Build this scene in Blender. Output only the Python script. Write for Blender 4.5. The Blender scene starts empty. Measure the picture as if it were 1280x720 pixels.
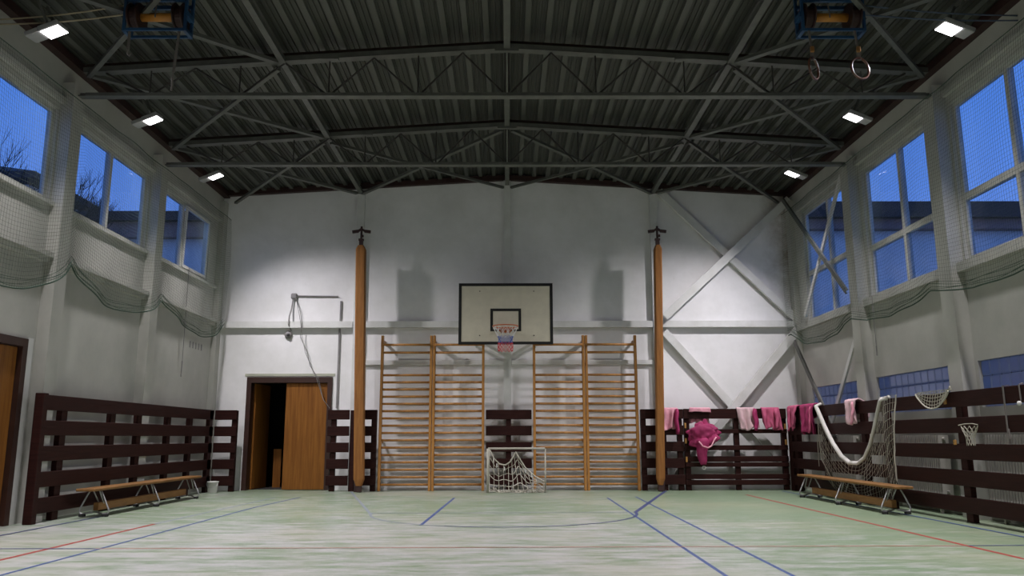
import bpy, math, random
from mathutils import Vector, Matrix, noise
random.seed(7)
S = bpy.context.scene
COL = S.collection

# ------------------------------------------------------------------ camera
cam_d = bpy.data.cameras.new('camera'); cam = bpy.data.objects.new('camera', cam_d); COL.objects.link(cam)
cam_d.sensor_width = 36.0; cam_d.lens = 1000 / 1280 * 36.0; cam_d.clip_end = 400
PITCH = math.atan(187 / 1000)
cam.matrix_world = (Matrix.Translation((0, 0, 1.0)) @ Matrix.Rotation(math.radians(-.344), 4, 'Z')
                    @ Matrix.Rotation(math.pi / 2 + PITCH, 4, 'X') @ Matrix.Rotation(math.radians(-.15), 4, 'Z'))
S.camera = cam

# ------------------------------------------------------------------ world: dusk sky
W = bpy.data.worlds.new('dusk'); S.world = W; W.use_nodes = True
nt = W.node_tree; nt.nodes.clear()
tc = nt.nodes.new('ShaderNodeTexCoord'); sep = nt.nodes.new('ShaderNodeSeparateXYZ')
rmp = nt.nodes.new('ShaderNodeValToRGB'); bg = nt.nodes.new('ShaderNodeBackground'); wo = nt.nodes.new('ShaderNodeOutputWorld')
nz = nt.nodes.new('ShaderNodeTexNoise'); nz.inputs['Scale'].default_value = 2.2; nz.inputs['Detail'].default_value = 4
mxn = nt.nodes.new('ShaderNodeMath'); mxn.operation = 'MULTIPLY_ADD'; mxn.inputs[1].default_value = .16; mxn.inputs[2].default_value = -.08
add = nt.nodes.new('ShaderNodeMath'); add.operation = 'ADD'
nt.links.new(tc.outputs['Generated'], sep.inputs[0]); nt.links.new(tc.outputs['Generated'], nz.inputs['Vector'])
nt.links.new(nz.outputs['Fac'], mxn.inputs[0]); nt.links.new(mxn.outputs[0], add.inputs[0]); nt.links.new(sep.outputs['Z'], add.inputs[1])
nt.links.new(add.outputs[0], rmp.inputs[0]); nt.links.new(rmp.outputs[0], bg.inputs[0]); nt.links.new(bg.outputs[0], wo.inputs[0])
cr = rmp.color_ramp
cr.elements[0].position = 0.0; cr.elements[0].color = (.17, .27, .66, 1)
cr.elements[1].position = 1.0; cr.elements[1].color = (.045, .14, .52, 1)
e = cr.elements.new(.35); e.color = (.075, .205, .66, 1)
bg.inputs[1].default_value = 1.3

# ------------------------------------------------------------------ exposure
S.view_settings.view_transform = 'Standard'; S.view_settings.look = 'None'
S.view_settings.gamma = 1; S.view_settings.use_curve_mapping = False
S.view_settings.exposure = 0.0
LAMP_STRENGTH = 8.0     # lens glow
LAMP_CONE = 113
LAMP_POWER = 820.0       # beam of each floodlight, watts

# ================================================================== helpers
MATS = {}
def mat(name, c1, c2=None, rough=.6, scale=(4, 4, 4), nscale=1.0, detail=5, bump=0.0, metal=0.0, contrast=(.35, .65), spec=.5, c3=None):
    m = bpy.data.materials.new(name); m.use_nodes = True; n = m.node_tree.nodes; l = m.node_tree.links
    p = n['Principled BSDF']
    p.inputs['Roughness'].default_value = rough; p.inputs['Metallic'].default_value = metal
    p.inputs['Specular IOR Level'].default_value = spec
    c2 = c2 or tuple(x * .8 for x in c1)
    t = n.new('ShaderNodeTexCoord'); mp = n.new('ShaderNodeMapping'); mp.inputs['Scale'].default_value = scale
    nz = n.new('ShaderNodeTexNoise'); nz.inputs['Scale'].default_value = nscale; nz.inputs['Detail'].default_value = detail
    nz.inputs['Roughness'].default_value = .6
    r = n.new('ShaderNodeValToRGB')
    r.color_ramp.elements[0].position = contrast[0]; r.color_ramp.elements[0].color = (*c1, 1)
    r.color_ramp.elements[1].position = contrast[1]; r.color_ramp.elements[1].color = (*c2, 1)
    if c3:
        x = r.color_ramp.elements.new((contrast[0] + contrast[1]) / 2); x.color = (*c3, 1)
    l.new(t.outputs['Object'], mp.inputs[0]); l.new(mp.outputs[0], nz.inputs['Vector']); l.new(nz.outputs['Fac'], r.inputs[0])
    l.new(r.outputs[0], p.inputs['Base Color'])
    if bump:
        b = n.new('ShaderNodeBump'); b.inputs['Strength'].default_value = bump; b.inputs['Distance'].default_value = .02
        l.new(nz.outputs['Fac'], b.inputs['Height']); l.new(b.outputs[0], p.inputs['Normal'])
    MATS[name] = m
    return m

def plaster(name, base, grime, stain=False):
    """painted wall: faint blotches, fine dirt, optional damp stain in the right-hand corner of the end wall"""
    m = bpy.data.materials.new(name); m.use_nodes = True; n = m.node_tree.nodes; l = m.node_tree.links
    p = n['Principled BSDF']; p.inputs['Roughness'].default_value = .75; p.inputs['Specular IOR Level'].default_value = .25
    t = n.new('ShaderNodeTexCoord')
    a = n.new('ShaderNodeTexNoise'); a.inputs['Scale'].default_value = .9; a.inputs['Detail'].default_value = 7; a.inputs['Roughness'].default_value = .65
    ra = n.new('ShaderNodeValToRGB'); ra.color_ramp.elements[0].position = .33; ra.color_ramp.elements[1].position = .6
    ra.color_ramp.elements[0].color = (*grime, 1); ra.color_ramp.elements[1].color = (*base, 1)
    l.new(t.outputs['Object'], a.inputs['Vector']); l.new(a.outputs['Fac'], ra.inputs[0])
    last = ra.outputs[0]
    # small scuffs
    b = n.new('ShaderNodeTexNoise'); b.inputs['Scale'].default_value = 5.5; b.inputs['Detail'].default_value = 8; b.inputs['Roughness'].default_value = .75
    rb = n.new('ShaderNodeValToRGB'); rb.color_ramp.elements[0].position = .66; rb.color_ramp.elements[1].position = .78
    rb.color_ramp.elements[0].color = (1, 1, 1, 1); rb.color_ramp.elements[1].color = (.72, .70, .66, 1)
    l.new(t.outputs['Object'], b.inputs['Vector']); l.new(b.outputs['Fac'], rb.inputs[0])
    mx = n.new('ShaderNodeMixRGB'); mx.blend_type = 'MULTIPLY'; mx.inputs[0].default_value = 1
    l.new(last, mx.inputs[1]); l.new(rb.outputs[0], mx.inputs[2]); last = mx.outputs[0]
    if stain:
        sp = n.new('ShaderNodeSeparateXYZ'); l.new(t.outputs['Object'], sp.inputs[0])
        mr = n.new('ShaderNodeMapRange'); mr.inputs['From Min'].default_value = 5.0; mr.inputs['From Max'].default_value = 5.95
        l.new(sp.outputs['X'], mr.inputs['Value'])
        mz = n.new('ShaderNodeMapRange'); mz.inputs['From Min'].default_value = 2.9; mz.inputs['From Max'].default_value = 4.4
        l.new(sp.outputs['Z'], mz.inputs['Value'])
        cn = n.new('ShaderNodeTexNoise'); cn.inputs['Scale'].default_value = 3.2; cn.inputs['Detail'].default_value = 8; cn.inputs['Roughness'].default_value = .7
        l.new(t.outputs['Object'], cn.inputs['Vector'])
        m1 = n.new('ShaderNodeMath'); m1.operation = 'MULTIPLY'; l.new(mr.outputs[0], m1.inputs[0]); l.new(mz.outputs[0], m1.inputs[1])
        m2 = n.new('ShaderNodeMath'); m2.operation = 'MULTIPLY'; l.new(m1.outputs[0], m2.inputs[0]); l.new(cn.outputs['Fac'], m2.inputs[1])
        m3 = n.new('ShaderNodeMapRange'); m3.inputs['From Min'].default_value = .14; m3.inputs['From Max'].default_value = .52
        m3.inputs['To Max'].default_value = .85; l.new(m2.outputs[0], m3.inputs['Value'])
        sm = n.new('ShaderNodeMixRGB'); sm.inputs[2].default_value = (.24, .19, .135, 1)
        l.new(m3.outputs[0], sm.inputs[0]); l.new(last, sm.inputs[1]); last = sm.outputs[0]
    l.new(last, p.inputs['Base Color'])
    bp = n.new('ShaderNodeBump'); bp.inputs['Strength'].default_value = .12; bp.inputs['Distance'].default_value = .01
    l.new(b.outputs['Fac'], bp.inputs['Height']); l.new(bp.outputs[0], p.inputs['Normal'])
    return m

class MB:
    def __init__(s): s.v = []; s.f = []
    def quad(s, *p):
        i = len(s.v); s.v += [tuple(q) for q in p]; s.f.append(tuple(range(i, i + len(p))))
    def box(s, x0, x1, y0, y1, z0, z1):
        i = len(s.v)
        s.v += [(x0, y0, z0), (x1, y0, z0), (x1, y1, z0), (x0, y1, z0), (x0, y0, z1), (x1, y0, z1), (x1, y1, z1), (x0, y1, z1)]
        for q in ((0, 3, 2, 1), (4, 5, 6, 7), (0, 1, 5, 4), (1, 2, 6, 5), (2, 3, 7, 6), (3, 0, 4, 7)): s.f.append(tuple(i + k for k in q))
    def bbox(s, x0, x1, y0, y1, z0, z1, b=.006):
        """box with chamfered edges: cross of chamfer along all 12 edges"""
        i = len(s.v)
        b = min(b, (x1 - x0) * .3, (y1 - y0) * .3, (z1 - z0) * .3)
        cx = [(x0, x0 + b), (x1, x1 - b)]; cy = [(y0, y0 + b), (y1, y1 - b)]; cz = [(z0, z0 + b), (z1, z1 - b)]
        idx = {}
        for a in (0, 1):
            for c in (0, 1):
                for d in (0, 1):
                    for k, p in enumerate(((cx[a][0], cy[c][1], cz[d][1]), (cx[a][1], cy[c][0], cz[d][1]), (cx[a][1], cy[c][1], cz[d][0]))):
                        idx[(a, c, d, k)] = len(s.v); s.v.append(p)
        def face(ks, flip): s.f.append(tuple(ks[::-1] if flip else ks))
        for a in (0, 1): face([idx[(a, 0, 0, 0)], idx[(a, 1, 0, 0)], idx[(a, 1, 1, 0)], idx[(a, 0, 1, 0)]], a == 0)
        for c in (0, 1): face([idx[(0, c, 0, 1)], idx[(1, c, 0, 1)], idx[(1, c, 1, 1)], idx[(0, c, 1, 1)]], c == 1)
        for d in (0, 1): face([idx[(0, 0, d, 2)], idx[(1, 0, d, 2)], idx[(1, 1, d, 2)], idx[(0, 1, d, 2)]], d == 0)
        for a in (0, 1):
            for c in (0, 1): face([idx[(a, c, 0, 0)], idx[(a, c, 0, 1)], idx[(a, c, 1, 1)], idx[(a, c, 1, 0)]], (a + c) % 2 == 1)
        for a in (0, 1):
            for d in (0, 1): face([idx[(a, 0, d, 0)], idx[(a, 1, d, 0)], idx[(a, 1, d, 2)], idx[(a, 0, d, 2)]], (a + d) % 2 == 1)
        for c in (0, 1):
            for d in (0, 1): face([idx[(0, c, d, 1)], idx[(0, c, d, 2)], idx[(1, c, d, 2)], idx[(1, c, d, 1)]], (c + d) % 2 == 1)
        for a in (0, 1):
            for c in (0, 1):
                for d in (0, 1): face([idx[(a, c, d, 0)], idx[(a, c, d, 1)], idx[(a, c, d, 2)]], (a + c + d) % 2 == 0)
    def tube(s, pts, r, n=6, caps=True, closed=False, flat=None):
        pts = [Vector(p) for p in pts]; N = len(pts); rings = []
        rr = r if isinstance(r, (list, tuple)) else [r] * N
        up = Vector((0, 0, 1)); prev = None
        for k, p in enumerate(pts):
            if closed: t = pts[(k + 1) % N] - pts[k - 1]
            else: t = pts[min(k + 1, N - 1)] - pts[max(k - 1, 0)]
            if t.length < 1e-9: t = Vector((0, 0, 1))
            t.normalize()
            if prev is None:
                a = t.cross(up)
                if a.length < .05: a = t.cross(Vector((1, 0, 0)))
            else:
                a = prev - t * prev.dot(t)
                if a.length < 1e-4: a = t.cross(Vector((1, 0, 0)))
            a.normalize(); prev = a; b = t.cross(a)
            i = len(s.v); rings.append(i)
            for q in range(n):
                w = 2 * math.pi * (q + .5) / n
                s.v.append(tuple(p + a * (math.cos(w) * rr[k]) + b * (math.sin(w) * rr[k] * (flat or 1))))
        for k in range(N if closed else N - 1):
            i, j = rings[k], rings[(k + 1) % N]
            for q in range(n): s.f.append((i + q, i + (q + 1) % n, j + (q + 1) % n, j + q))
        if caps and not closed and n > 2:
            s.f.append(tuple(rings[0] + q for q in range(n))[::-1]); s.f.append(tuple(rings[-1] + q for q in range(n)))
    def bar(s, p0, p1, w, h, up=(0, 0, 1)):
        """rectangular bar: w across, h along 'up'"""
        p0 = Vector(p0); p1 = Vector(p1); t = (p1 - p0).normalized(); u = Vector(up); u = (u - t * u.dot(t)).normalized(); a = t.cross(u)
        i = len(s.v)
        for p in (p0, p1):
            for sa, su in ((-1, -1), (1, -1), (1, 1), (-1, 1)): s.v.append(tuple(p + a * (sa * w / 2) + u * (su * h / 2)))
        for q in range(4): s.f.append((i + q, i + (q + 1) % 4, i + 4 + (q + 1) % 4, i + 4 + q))
        s.f.append((i + 3, i + 2, i + 1, i)); s.f.append((i + 4, i + 5, i + 6, i + 7))
    def angle(s, p0, p1, w, h, th=.012, up=(0, 0, 1)):
        """channel profile: web facing 'up' with two flanges"""
        p0 = Vector(p0); p1 = Vector(p1); t = (p1 - p0).normalized(); u = Vector(up); u = (u - t * u.dot(t)).normalized(); a = t.cross(u)
        s.bar(p0, p1, w, th, up)
        for sg in (-1, 1): s.bar(p0 + a * sg * (w / 2 - th / 2) + u * h / 2, p1 + a * sg * (w / 2 - th / 2) + u * h / 2, th, h, up)
    def lathe(s, prof, c=(0, 0, 0), n=20, axis='Z'):
        i = len(s.v); c = Vector(c)
        for r, z in prof:
            for q in range(n):
                w = 2 * math.pi * q / n; x, y = r * math.cos(w), r * math.sin(w)
                s.v.append(tuple(c + (Vector((x, y, z)) if axis == 'Z' else Vector((z, x, y)) if axis == 'X' else Vector((y, z, x)))))
        for k in range(len(prof) - 1):
            for q in range(n): s.f.append((i + k * n + q, i + k * n + (q + 1) % n, i + (k + 1) * n + (q + 1) % n, i + (k + 1) * n + q))
        s.f.append(tuple(i + q for q in range(n))[::-1]); s.f.append(tuple(i + (len(prof) - 1) * n + q for q in range(n)))
    def grid(s, P, nu, nv):
        i = len(s.v)
        for a in range(nu + 1):
            for b in range(nv + 1): s.v.append(tuple(P(a / nu, b / nv)))
        for a in range(nu):
            for b in range(nv): s.f.append((i + a * (nv + 1) + b, i + (a + 1) * (nv + 1) + b, i + (a + 1) * (nv + 1) + b + 1, i + a * (nv + 1) + b + 1))
    def net(s, P, nu, nv, r, su=24, sv=24, edge=None):
        """square netting: nu+1 threads along v, nv+1 threads along u"""
        for a in range(nu + 1): s.tube([P(a / nu, k / sv) for k in range(sv + 1)], r, 3, False)
        for b in range(nv + 1): s.tube([P(k / su, b / nv) for k in range(su + 1)], r, 3, False)
    def build(s, name, m, parent=None, smooth=False):
        o0 = wloc(parent)
        me = bpy.data.meshes.new(name); me.from_pydata([(x - o0[0], y - o0[1], z - o0[2]) for x, y, z in s.v], [], s.f)
        me.materials.append(m)
        if smooth: me.shade_smooth()
        me.update()
        o = bpy.data.objects.new(name, me); COL.objects.link(o)
        if parent: o.parent = parent
        return o

def wloc(p):
    v = Vector((0, 0, 0))
    while p: v += p.location; p = p.parent
    return v
def tag(o, label, cat, group=None, kind=None):
    o['label'] = label; o['category'] = cat
    if group: o['group'] = group
    if kind: o['kind'] = kind
    return o
def thing(name, loc, label, cat, group=None):
    o = bpy.data.objects.new(name, None); COL.objects.link(o); o.location = loc; o.empty_display_size = .1
    return tag(o, label, cat, group)
def struct(o): o['kind'] = 'structure'; return o
def dupchild(src, parent, off, name=None):
    c = src.copy(); COL.objects.link(c); c.parent = parent; c.location = src.location + Vector(off); return c
def one(parent, name, m, fn, *a, smooth=False, **k):
    b = MB(); getattr(b, fn)(*a, **k); return b.build(name, m, parent, smooth)

# ------------------------------------------------------------------ materials
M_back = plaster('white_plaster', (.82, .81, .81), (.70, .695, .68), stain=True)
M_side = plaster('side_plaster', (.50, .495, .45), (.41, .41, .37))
M_trimw = mat('white_paint', (.70, .70, .68), (.60, .60, .57), rough=.5, nscale=.8)
M_winf = mat('window_frame_paint', (.55, .55, .50), (.44, .44, .40), rough=.5, nscale=.9)
M_deck = mat('roof_sheet', (.050, .052, .042), (.040, .042, .034), rough=.6, scale=(2, .3, 2), nscale=2)
M_rib = mat('roof_rib_paint', (.085, .088, .072), (.065, .068, .056), rough=.55, scale=(3, .4, 3), nscale=2)
M_steel = mat('grey_steel_paint', (.115, .118, .102), (.08, .083, .072), rough=.5, nscale=1.5)
M_rod = mat('dark_rod', (.05, .045, .04), (.035, .03, .028), rough=.6)
M_rust = mat('oxide_red_steel', (.040, .015, .012), (.026, .010, .009), rough=.6, nscale=2)
M_fence = mat('dark_stained_wood', (.030, .0095, .0075), (.019, .0062, .0052), spec=.12, rough=.55, scale=(1, 1, 14), nscale=2.5, bump=.15)
M_bar = mat('varnished_beech', (.42, .205, .058), (.31, .14, .036), rough=.4, spec=.3, scale=(9, 9, 2), nscale=2)
M_pad = mat('orange_brown_wood', (.29, .128, .036), (.20, .082, .022), rough=.55, spec=.2, scale=(14, 14, 1.2), nscale=2, bump=.1)
M_benchw = mat('worn_bench_wood', (.235, .118, .038), (.165, .078, .024), rough=.5, scale=(9, 1.5, 9), nscale=2, spec=.25)
M_door = mat('veneer_door', (.26, .105, .020), (.165, .060, .012), rough=.5, spec=.2, scale=(16, 16, .8), nscale=1.6)
M_dframe = mat('door_frame_wood', (.045, .018, .012), (.028, .012, .009), rough=.45)
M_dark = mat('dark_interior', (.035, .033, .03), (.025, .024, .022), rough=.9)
M_board = mat('cream_board', (.60, .555, .43), (.54, .50, .39), rough=.45, nscale=1.2)
M_black = mat('black_paint', (.010, .010, .010), (.016, .016, .016), rough=.4)
M_orange = mat('orange_rim', (.55, .14, .04), (.40, .10, .03), rough=.4)
M_wcord = mat('white_cord', (.72, .71, .68), (.58, .57, .54), rough=.8)
M_bcord = mat('blue_cord', (.05, .12, .45), (.04, .09, .36), rough=.8)
M_rcord = mat('red_cord', (.60, .06, .07), (.48, .05, .06), rough=.8)
M_gnet = mat('green_net', (.060, .085, .058), (.045, .066, .045), rough=.85)
M_grope = mat('green_rope', (.045, .085, .055), (.03, .06, .04), rough=.85)
M_cream = mat('cream_net_cord', (.50, .47, .39), (.40, .38, .31), rough=.85)
M_tape = mat('white_net_tape', (.62, .60, .56), (.50, .48, .43), rough=.7)
M_tubem = mat('galvanised_tube', (.42, .42, .42), (.34, .34, .34), rough=.35, metal=.6)
M_rubber = mat('black_rubber', (.012, .012, .012), (.02, .02, .02), rough=.8)
M_goal = mat('goal_paint', (.44, .43, .36), (.36, .34, .27), rough=.45)
M_plastic = mat('white_plastic', (.62, .62, .58), (.54, .54, .50), rough=.4)
M_blue = mat('blue_enamel', (.020, .075, .17), (.015, .05, .12), rough=.4)
M_drum = mat('dark_red_drum', (.035, .012, .010), (.022, .009, .008), rough=.5)
M_axle = mat('ochre_axle', (.55, .24, .035), (.42, .17, .025), rough=.5)
M_strap = mat('grey_strap', (.20, .18, .165), (.14, .125, .115), rough=.8)
M_ring = mat('brown_wood_ring', (.13, .055, .035), (.08, .035, .024), rough=.22)
M_brass = mat('brass_buckle', (.65, .33, .12), (.5, .25, .1), rough=.35, metal=.8)
M_lampb = mat('lamp_housing', (.36, .36, .35), (.30, .30, .29), rough=.5)
M_pinkl = mat('pale_pink_cloth', (.62, .26, .33), (.72, .36, .42), rough=.9, nscale=2, bump=.2)
M_pink = mat('pink_cloth', (.55, .115, .22), (.46, .085, .17), rough=.9, nscale=2, bump=.2)
M_hot = mat('magenta_cloth', (.36, .022, .115), (.26, .016, .08), rough=.75, nscale=2, bump=.2)
M_whitepink = mat('blush_cloth', (.66, .47, .48), (.58, .38, .41), rough=.9, nscale=2, bump=.2)
M_peg = mat('yellow_hinge', (.42, .22, .05), (.34, .17, .04), rough=.5)
M_wire = mat('grey_cable', (.24, .23, .22), (.17, .16, .16), rough=.7)
M_box = mat('grey_box', (.28, .27, .26), (.18, .17, .17), rough=.6)
M_rad = mat('radiator_enamel', (.42, .41, .36), (.34, .33, .29), rough=.5)
M_extw = mat('exterior_render', (.82, .78, .76), (.76, .72, .70), rough=.9)
M_extr = mat('exterior_roof', (.070, .060, .058), (.05, .045, .045), rough=.9)
M_extb = mat('exterior_fascia', (.34, .21, .18), (.28, .17, .15), rough=.9)
M_hill = mat('hillside', (.018, .022, .016), (.010, .013, .010), rough=1, scale=(.5, .5, .5), nscale=2)
M_bark = mat('bare_bark', (.020, .018, .016), (.012, .011, .010), rough=1)
M_grnd = mat('outdoor_ground', (.30, .29, .27), (.22, .21, .20), rough=1)

def glass_mat():
    m = bpy.data.materials.new('window_glass'); m.use_nodes = True; n = m.node_tree.nodes; l = m.node_tree.links; n.clear()
    o = n.new('ShaderNodeOutputMaterial'); mx = n.new('ShaderNodeMixShader'); tr = n.new('ShaderNodeBsdfTransparent'); gl = n.new('ShaderNodeBsdfGlossy')
    fr = n.new('ShaderNodeFresnel'); fr.inputs[0].default_value = 1.45; gl.inputs['Roughness'].default_value = .02
    tr.inputs[0].default_value = (.86, .90, .93, 1)
    l.new(fr.outputs[0], mx.inputs[0]); l.new(tr.outputs[0], mx.inputs[1]); l.new(gl.outputs[0], mx.inputs[2]); l.new(mx.outputs[0], o.inputs[0])
    return m
M_glass = glass_mat()
def block_mat():
    m = bpy.data.materials.new('rippled_glass_block'); m.use_nodes = True; n = m.node_tree.nodes; l = m.node_tree.links; n.clear()
    o = n.new('ShaderNodeOutputMaterial'); mx = n.new('ShaderNodeMixShader'); tl = n.new('ShaderNodeBsdfTranslucent'); gl = n.new('ShaderNodeBsdfGlossy')
    gl.inputs['Roughness'].default_value = .15; tl.inputs[0].default_value = (.62, .64, .68, 1); mx.inputs[0].default_value = .16
    t = n.new('ShaderNodeTexCoord'); w = n.new('ShaderNodeTexNoise'); w.inputs['Scale'].default_value = 22; b = n.new('ShaderNodeBump'); b.inputs['Strength'].default_value = .8
    l.new(t.outputs['Object'], w.inputs['Vector']); l.new(w.outputs['Fac'], b.inputs['Height']); l.new(b.outputs[0], gl.inputs['Normal'])
    l.new(tl.outputs[0], mx.inputs[1]); l.new(gl.outputs[0], mx.inputs[2]); l.new(mx.outputs[0], o.inputs[0])
    return m
M_block = block_mat()
def emit_mat():
    m = bpy.data.materials.new('floodlight_lens'); m.use_nodes = True; n = m.node_tree.nodes; l = m.node_tree.links; n.clear()
    o = n.new('ShaderNodeOutputMaterial'); e = n.new('ShaderNodeEmission'); e.inputs[0].default_value = (1.0, .955, 1.0, 1); e.inputs[1].default_value = LAMP_STRENGTH
    l.new(e.outputs[0], o.inputs[0]); return m
M_emit = emit_mat()

def floor_mat():
    m = bpy.data.materials.new('worn_green_floor'); m.use_nodes = True; n = m.node_tree.nodes; l = m.node_tree.links
    p = n['Principled BSDF']; t = n.new('ShaderNodeTexCoord')
    def nz(sc, scale, det, ro=.6):
        mp = n.new('ShaderNodeMapping'); mp.inputs['Scale'].default_value = sc; l.new(t.outputs['Object'], mp.inputs[0])
        q = n.new('ShaderNodeTexNoise'); q.inputs['Scale'].default_value = scale; q.inputs['Detail'].default_value = det; q.inputs['Roughness'].default_value = ro
        l.new(mp.outputs[0], q.inputs['Vector']); return q.outputs['Fac']
    def ramp(f, a, b, ca, cb):
        r = n.new('ShaderNodeValToRGB'); r.color_ramp.elements[0].position = a; r.color_ramp.elements[1].position = b
        r.color_ramp.elements[0].color = (*ca, 1); r.color_ramp.elements[1].color = (*cb, 1); l.new(f, r.inputs[0]); return r.outputs[0]
    def mix(f, a, b, mode='MIX'):
        x = n.new('ShaderNodeMixRGB'); x.blend_type = mode
        if isinstance(f, float): x.inputs[0].default_value = f
        else: l.new(f, x.inputs[0])
        l.new(a, x.inputs[1]); l.new(b, x.inputs[2]); return x.outputs[0]
    streak = nz((1.1, 4.2, 1), 1.5, 10, .76)
    fine = nz((2.2, 9, 1), 2.0, 6, .7)
    blotch = nz((.35, .5, 1), .9, 4)
    green = ramp(fine, .3, .7, (.165, .235, .140), (.225, .290, .190))
    pale = ramp(fine, .3, .7, (.385, .385, .375), (.465, .46, .455))
    # walked-on court is paler than the strip along the end wall
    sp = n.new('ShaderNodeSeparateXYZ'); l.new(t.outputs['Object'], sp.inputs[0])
    mr = n.new('ShaderNodeMapRange'); mr.inputs['From Min'].default_value = 11.2; mr.inputs['From Max'].default_value = 9.6; mr.inputs['To Min'].default_value = -.06; mr.inputs['To Max'].default_value = .02
    l.new(sp.outputs['Y'], mr.inputs['Value'])
    mxr = n.new('ShaderNodeMapRange'); mxr.inputs['From Min'].default_value = 1.2; mxr.inputs['From Max'].default_value = 4.6; mxr.inputs['To Min'].default_value = 0; mxr.inputs['To Max'].default_value = -.16  # right side is greener; its dimmer light is put into the colour too
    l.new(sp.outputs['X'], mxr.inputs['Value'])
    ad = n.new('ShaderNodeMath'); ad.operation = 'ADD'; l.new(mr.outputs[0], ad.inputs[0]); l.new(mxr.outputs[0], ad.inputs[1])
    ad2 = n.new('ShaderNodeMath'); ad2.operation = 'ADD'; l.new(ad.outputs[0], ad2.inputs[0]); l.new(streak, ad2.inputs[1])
    bm = n.new('ShaderNodeMath'); bm.operation = 'MULTIPLY_ADD'; bm.inputs[1].default_value = .3; bm.inputs[2].default_value = -.15; l.new(blotch, bm.inputs[0])
    ad3 = n.new('ShaderNodeMath'); ad3.operation = 'ADD'; l.new(ad2.outputs[0], ad3.inputs[0]); l.new(bm.outputs[0], ad3.inputs[1])
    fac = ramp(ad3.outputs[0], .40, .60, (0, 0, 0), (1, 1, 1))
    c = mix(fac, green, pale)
    yel = ramp(blotch, .48, .66, (0, 0, 0), (.38, .38, .38))
    yc = n.new('ShaderNodeRGB'); yc.outputs[0].default_value = (.34, .345, .22, 1)
    c = mix(yel, c, yc.outputs[0])
    scuff = ramp(nz((1.2, 4.5, 1), 3.1, 10, .8), .63, .74, (1, 1, 1), (.70, .62, .60))
    c = mix(1.0, c, scuff, 'MULTIPLY')
    l.new(c, p.inputs['Base Color'])
    rr = n.new('ShaderNodeMapRange'); rr.inputs['To Min'].default_value = .24; rr.inputs['To Max'].default_value = .46; l.new(streak, rr.inputs['Value']); l.new(rr.outputs[0], p.inputs['Roughness'])
    p.inputs['Specular IOR Level'].default_value = .5
    bp = n.new('ShaderNodeBump'); bp.inputs['Strength'].default_value = .06; bp.inputs['Distance'].default_value = .01; l.new(fine, bp.inputs['Height']); l.new(bp.outputs[0], p.inputs['Normal'])
    return m
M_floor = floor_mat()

# ================================================================== room shell
XW, YB, YF = 5.9, 16.1, -4.0
EAVE, RIDGE = 5.92, 6.28
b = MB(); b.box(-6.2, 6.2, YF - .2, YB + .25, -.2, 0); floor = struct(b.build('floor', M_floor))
# court markings: flat paint, a hair above the floor
M_lblue = mat('blue_court_paint', (.036, .075, .235), (.06, .10, .24), rough=.4, nscale=6)
M_lred = mat('red_court_paint', (.34, .034, .028), (.31, .065, .05), rough=.4, nscale=6)
M_lfade = mat('faded_blue_paint', (.20, .235, .30), (.27, .31, .31), rough=.4, nscale=6)
M_lpale = mat('faded_red_paint', (.40, .15, .11), (.43, .25, .19), rough=.4, nscale=6)
M_lnavy = mat('navy_court_paint', (.035, .05, .15), (.06, .08, .18), rough=.4, nscale=6)
LINE_Z = [0.0006]
def court_line(pts, w, m):
    z = LINE_Z[0]; LINE_Z[0] += .0002
    bb = MB(); n = len(pts); L = []
    for k in range(n):
        a = Vector(pts[max(k - 1, 0)]); c = Vector(pts[min(k + 1, n - 1)]); t = (c - a).normalized(); nn = Vector((-t.y, t.x)) * w / 2; p = Vector(pts[k])
        L.append(((p + nn).x, (p + nn).y, z)); L.append(((p - nn).x, (p - nn).y, z))
    bb.v = L; bb.f = [(2 * k, 2 * k + 1, 2 * k + 3, 2 * k + 2) for k in range(n - 1)]
    return bb.build('court_line', m, floor)
court_line([(1.68, 13.9), (1.60, 6.2), (1.52, 0), (1.48, -3.9)], .035, M_lblue)
court_line([(2.19, 14.1), (2.09, 6.2), (2.01, 0), (1.97, -3.9)], .035, M_lblue)
court_line([(4.20, 14.5), (4.28, 6.9), (4.33, -3.9)], .05, M_lred)
court_line([(-4.20, 9.9), (-4.26, 7.0), (-4.42, -3.9)], .05, M_lred)
court_line([(-3.98, 14.2), (-4.20, 9.9)], .04, M_lfade)
court_line([(-3.56, 14.2), (-3.72, 12.2), (-3.78, 6.2), (-3.9, -3.9)], .035, M_lblue)
court_line([(-.90, 13.95), (-1.01, 9.65)], .04, M_lblue)
court_line([(3.0, 15.6), (1.73, 11.2)], .06, M_lnavy)
court_line([(-2.96, 15.6), (-1.84, 11.1)], .04, M_lfade)
court_line([(-1.84, 11.18), (1.73, 11.2)], .035, M_lfade)
ARC = [(-.05 + 1.78 * math.cos(a), 11.2 + 1.78 * math.sin(a)) for a in [math.pi + math.pi * k / 40 for k in range(41)]]
court_line(ARC[:16], .035, M_lfade); court_line(ARC[15:], .04, M_lnavy)
court_line([(-3.8, 7.72), (4.28, 7.72)], .03, M_lpale)
court_line([(-5.6, 7.76), (-3.8, 7.72)], .035, M_lnavy)
court_line([(4.28, 7.72), (5.9, 7.76)], .035, M_lnavy)
court_line([(5.15, 15.4), (5.2, 8.9), (5.2, -3.9)], .04, M_lblue)
court_line([(-5.3, 11.0), (-5.35, 7), (-5.4, -3.9)], .04, M_lnavy)

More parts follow.
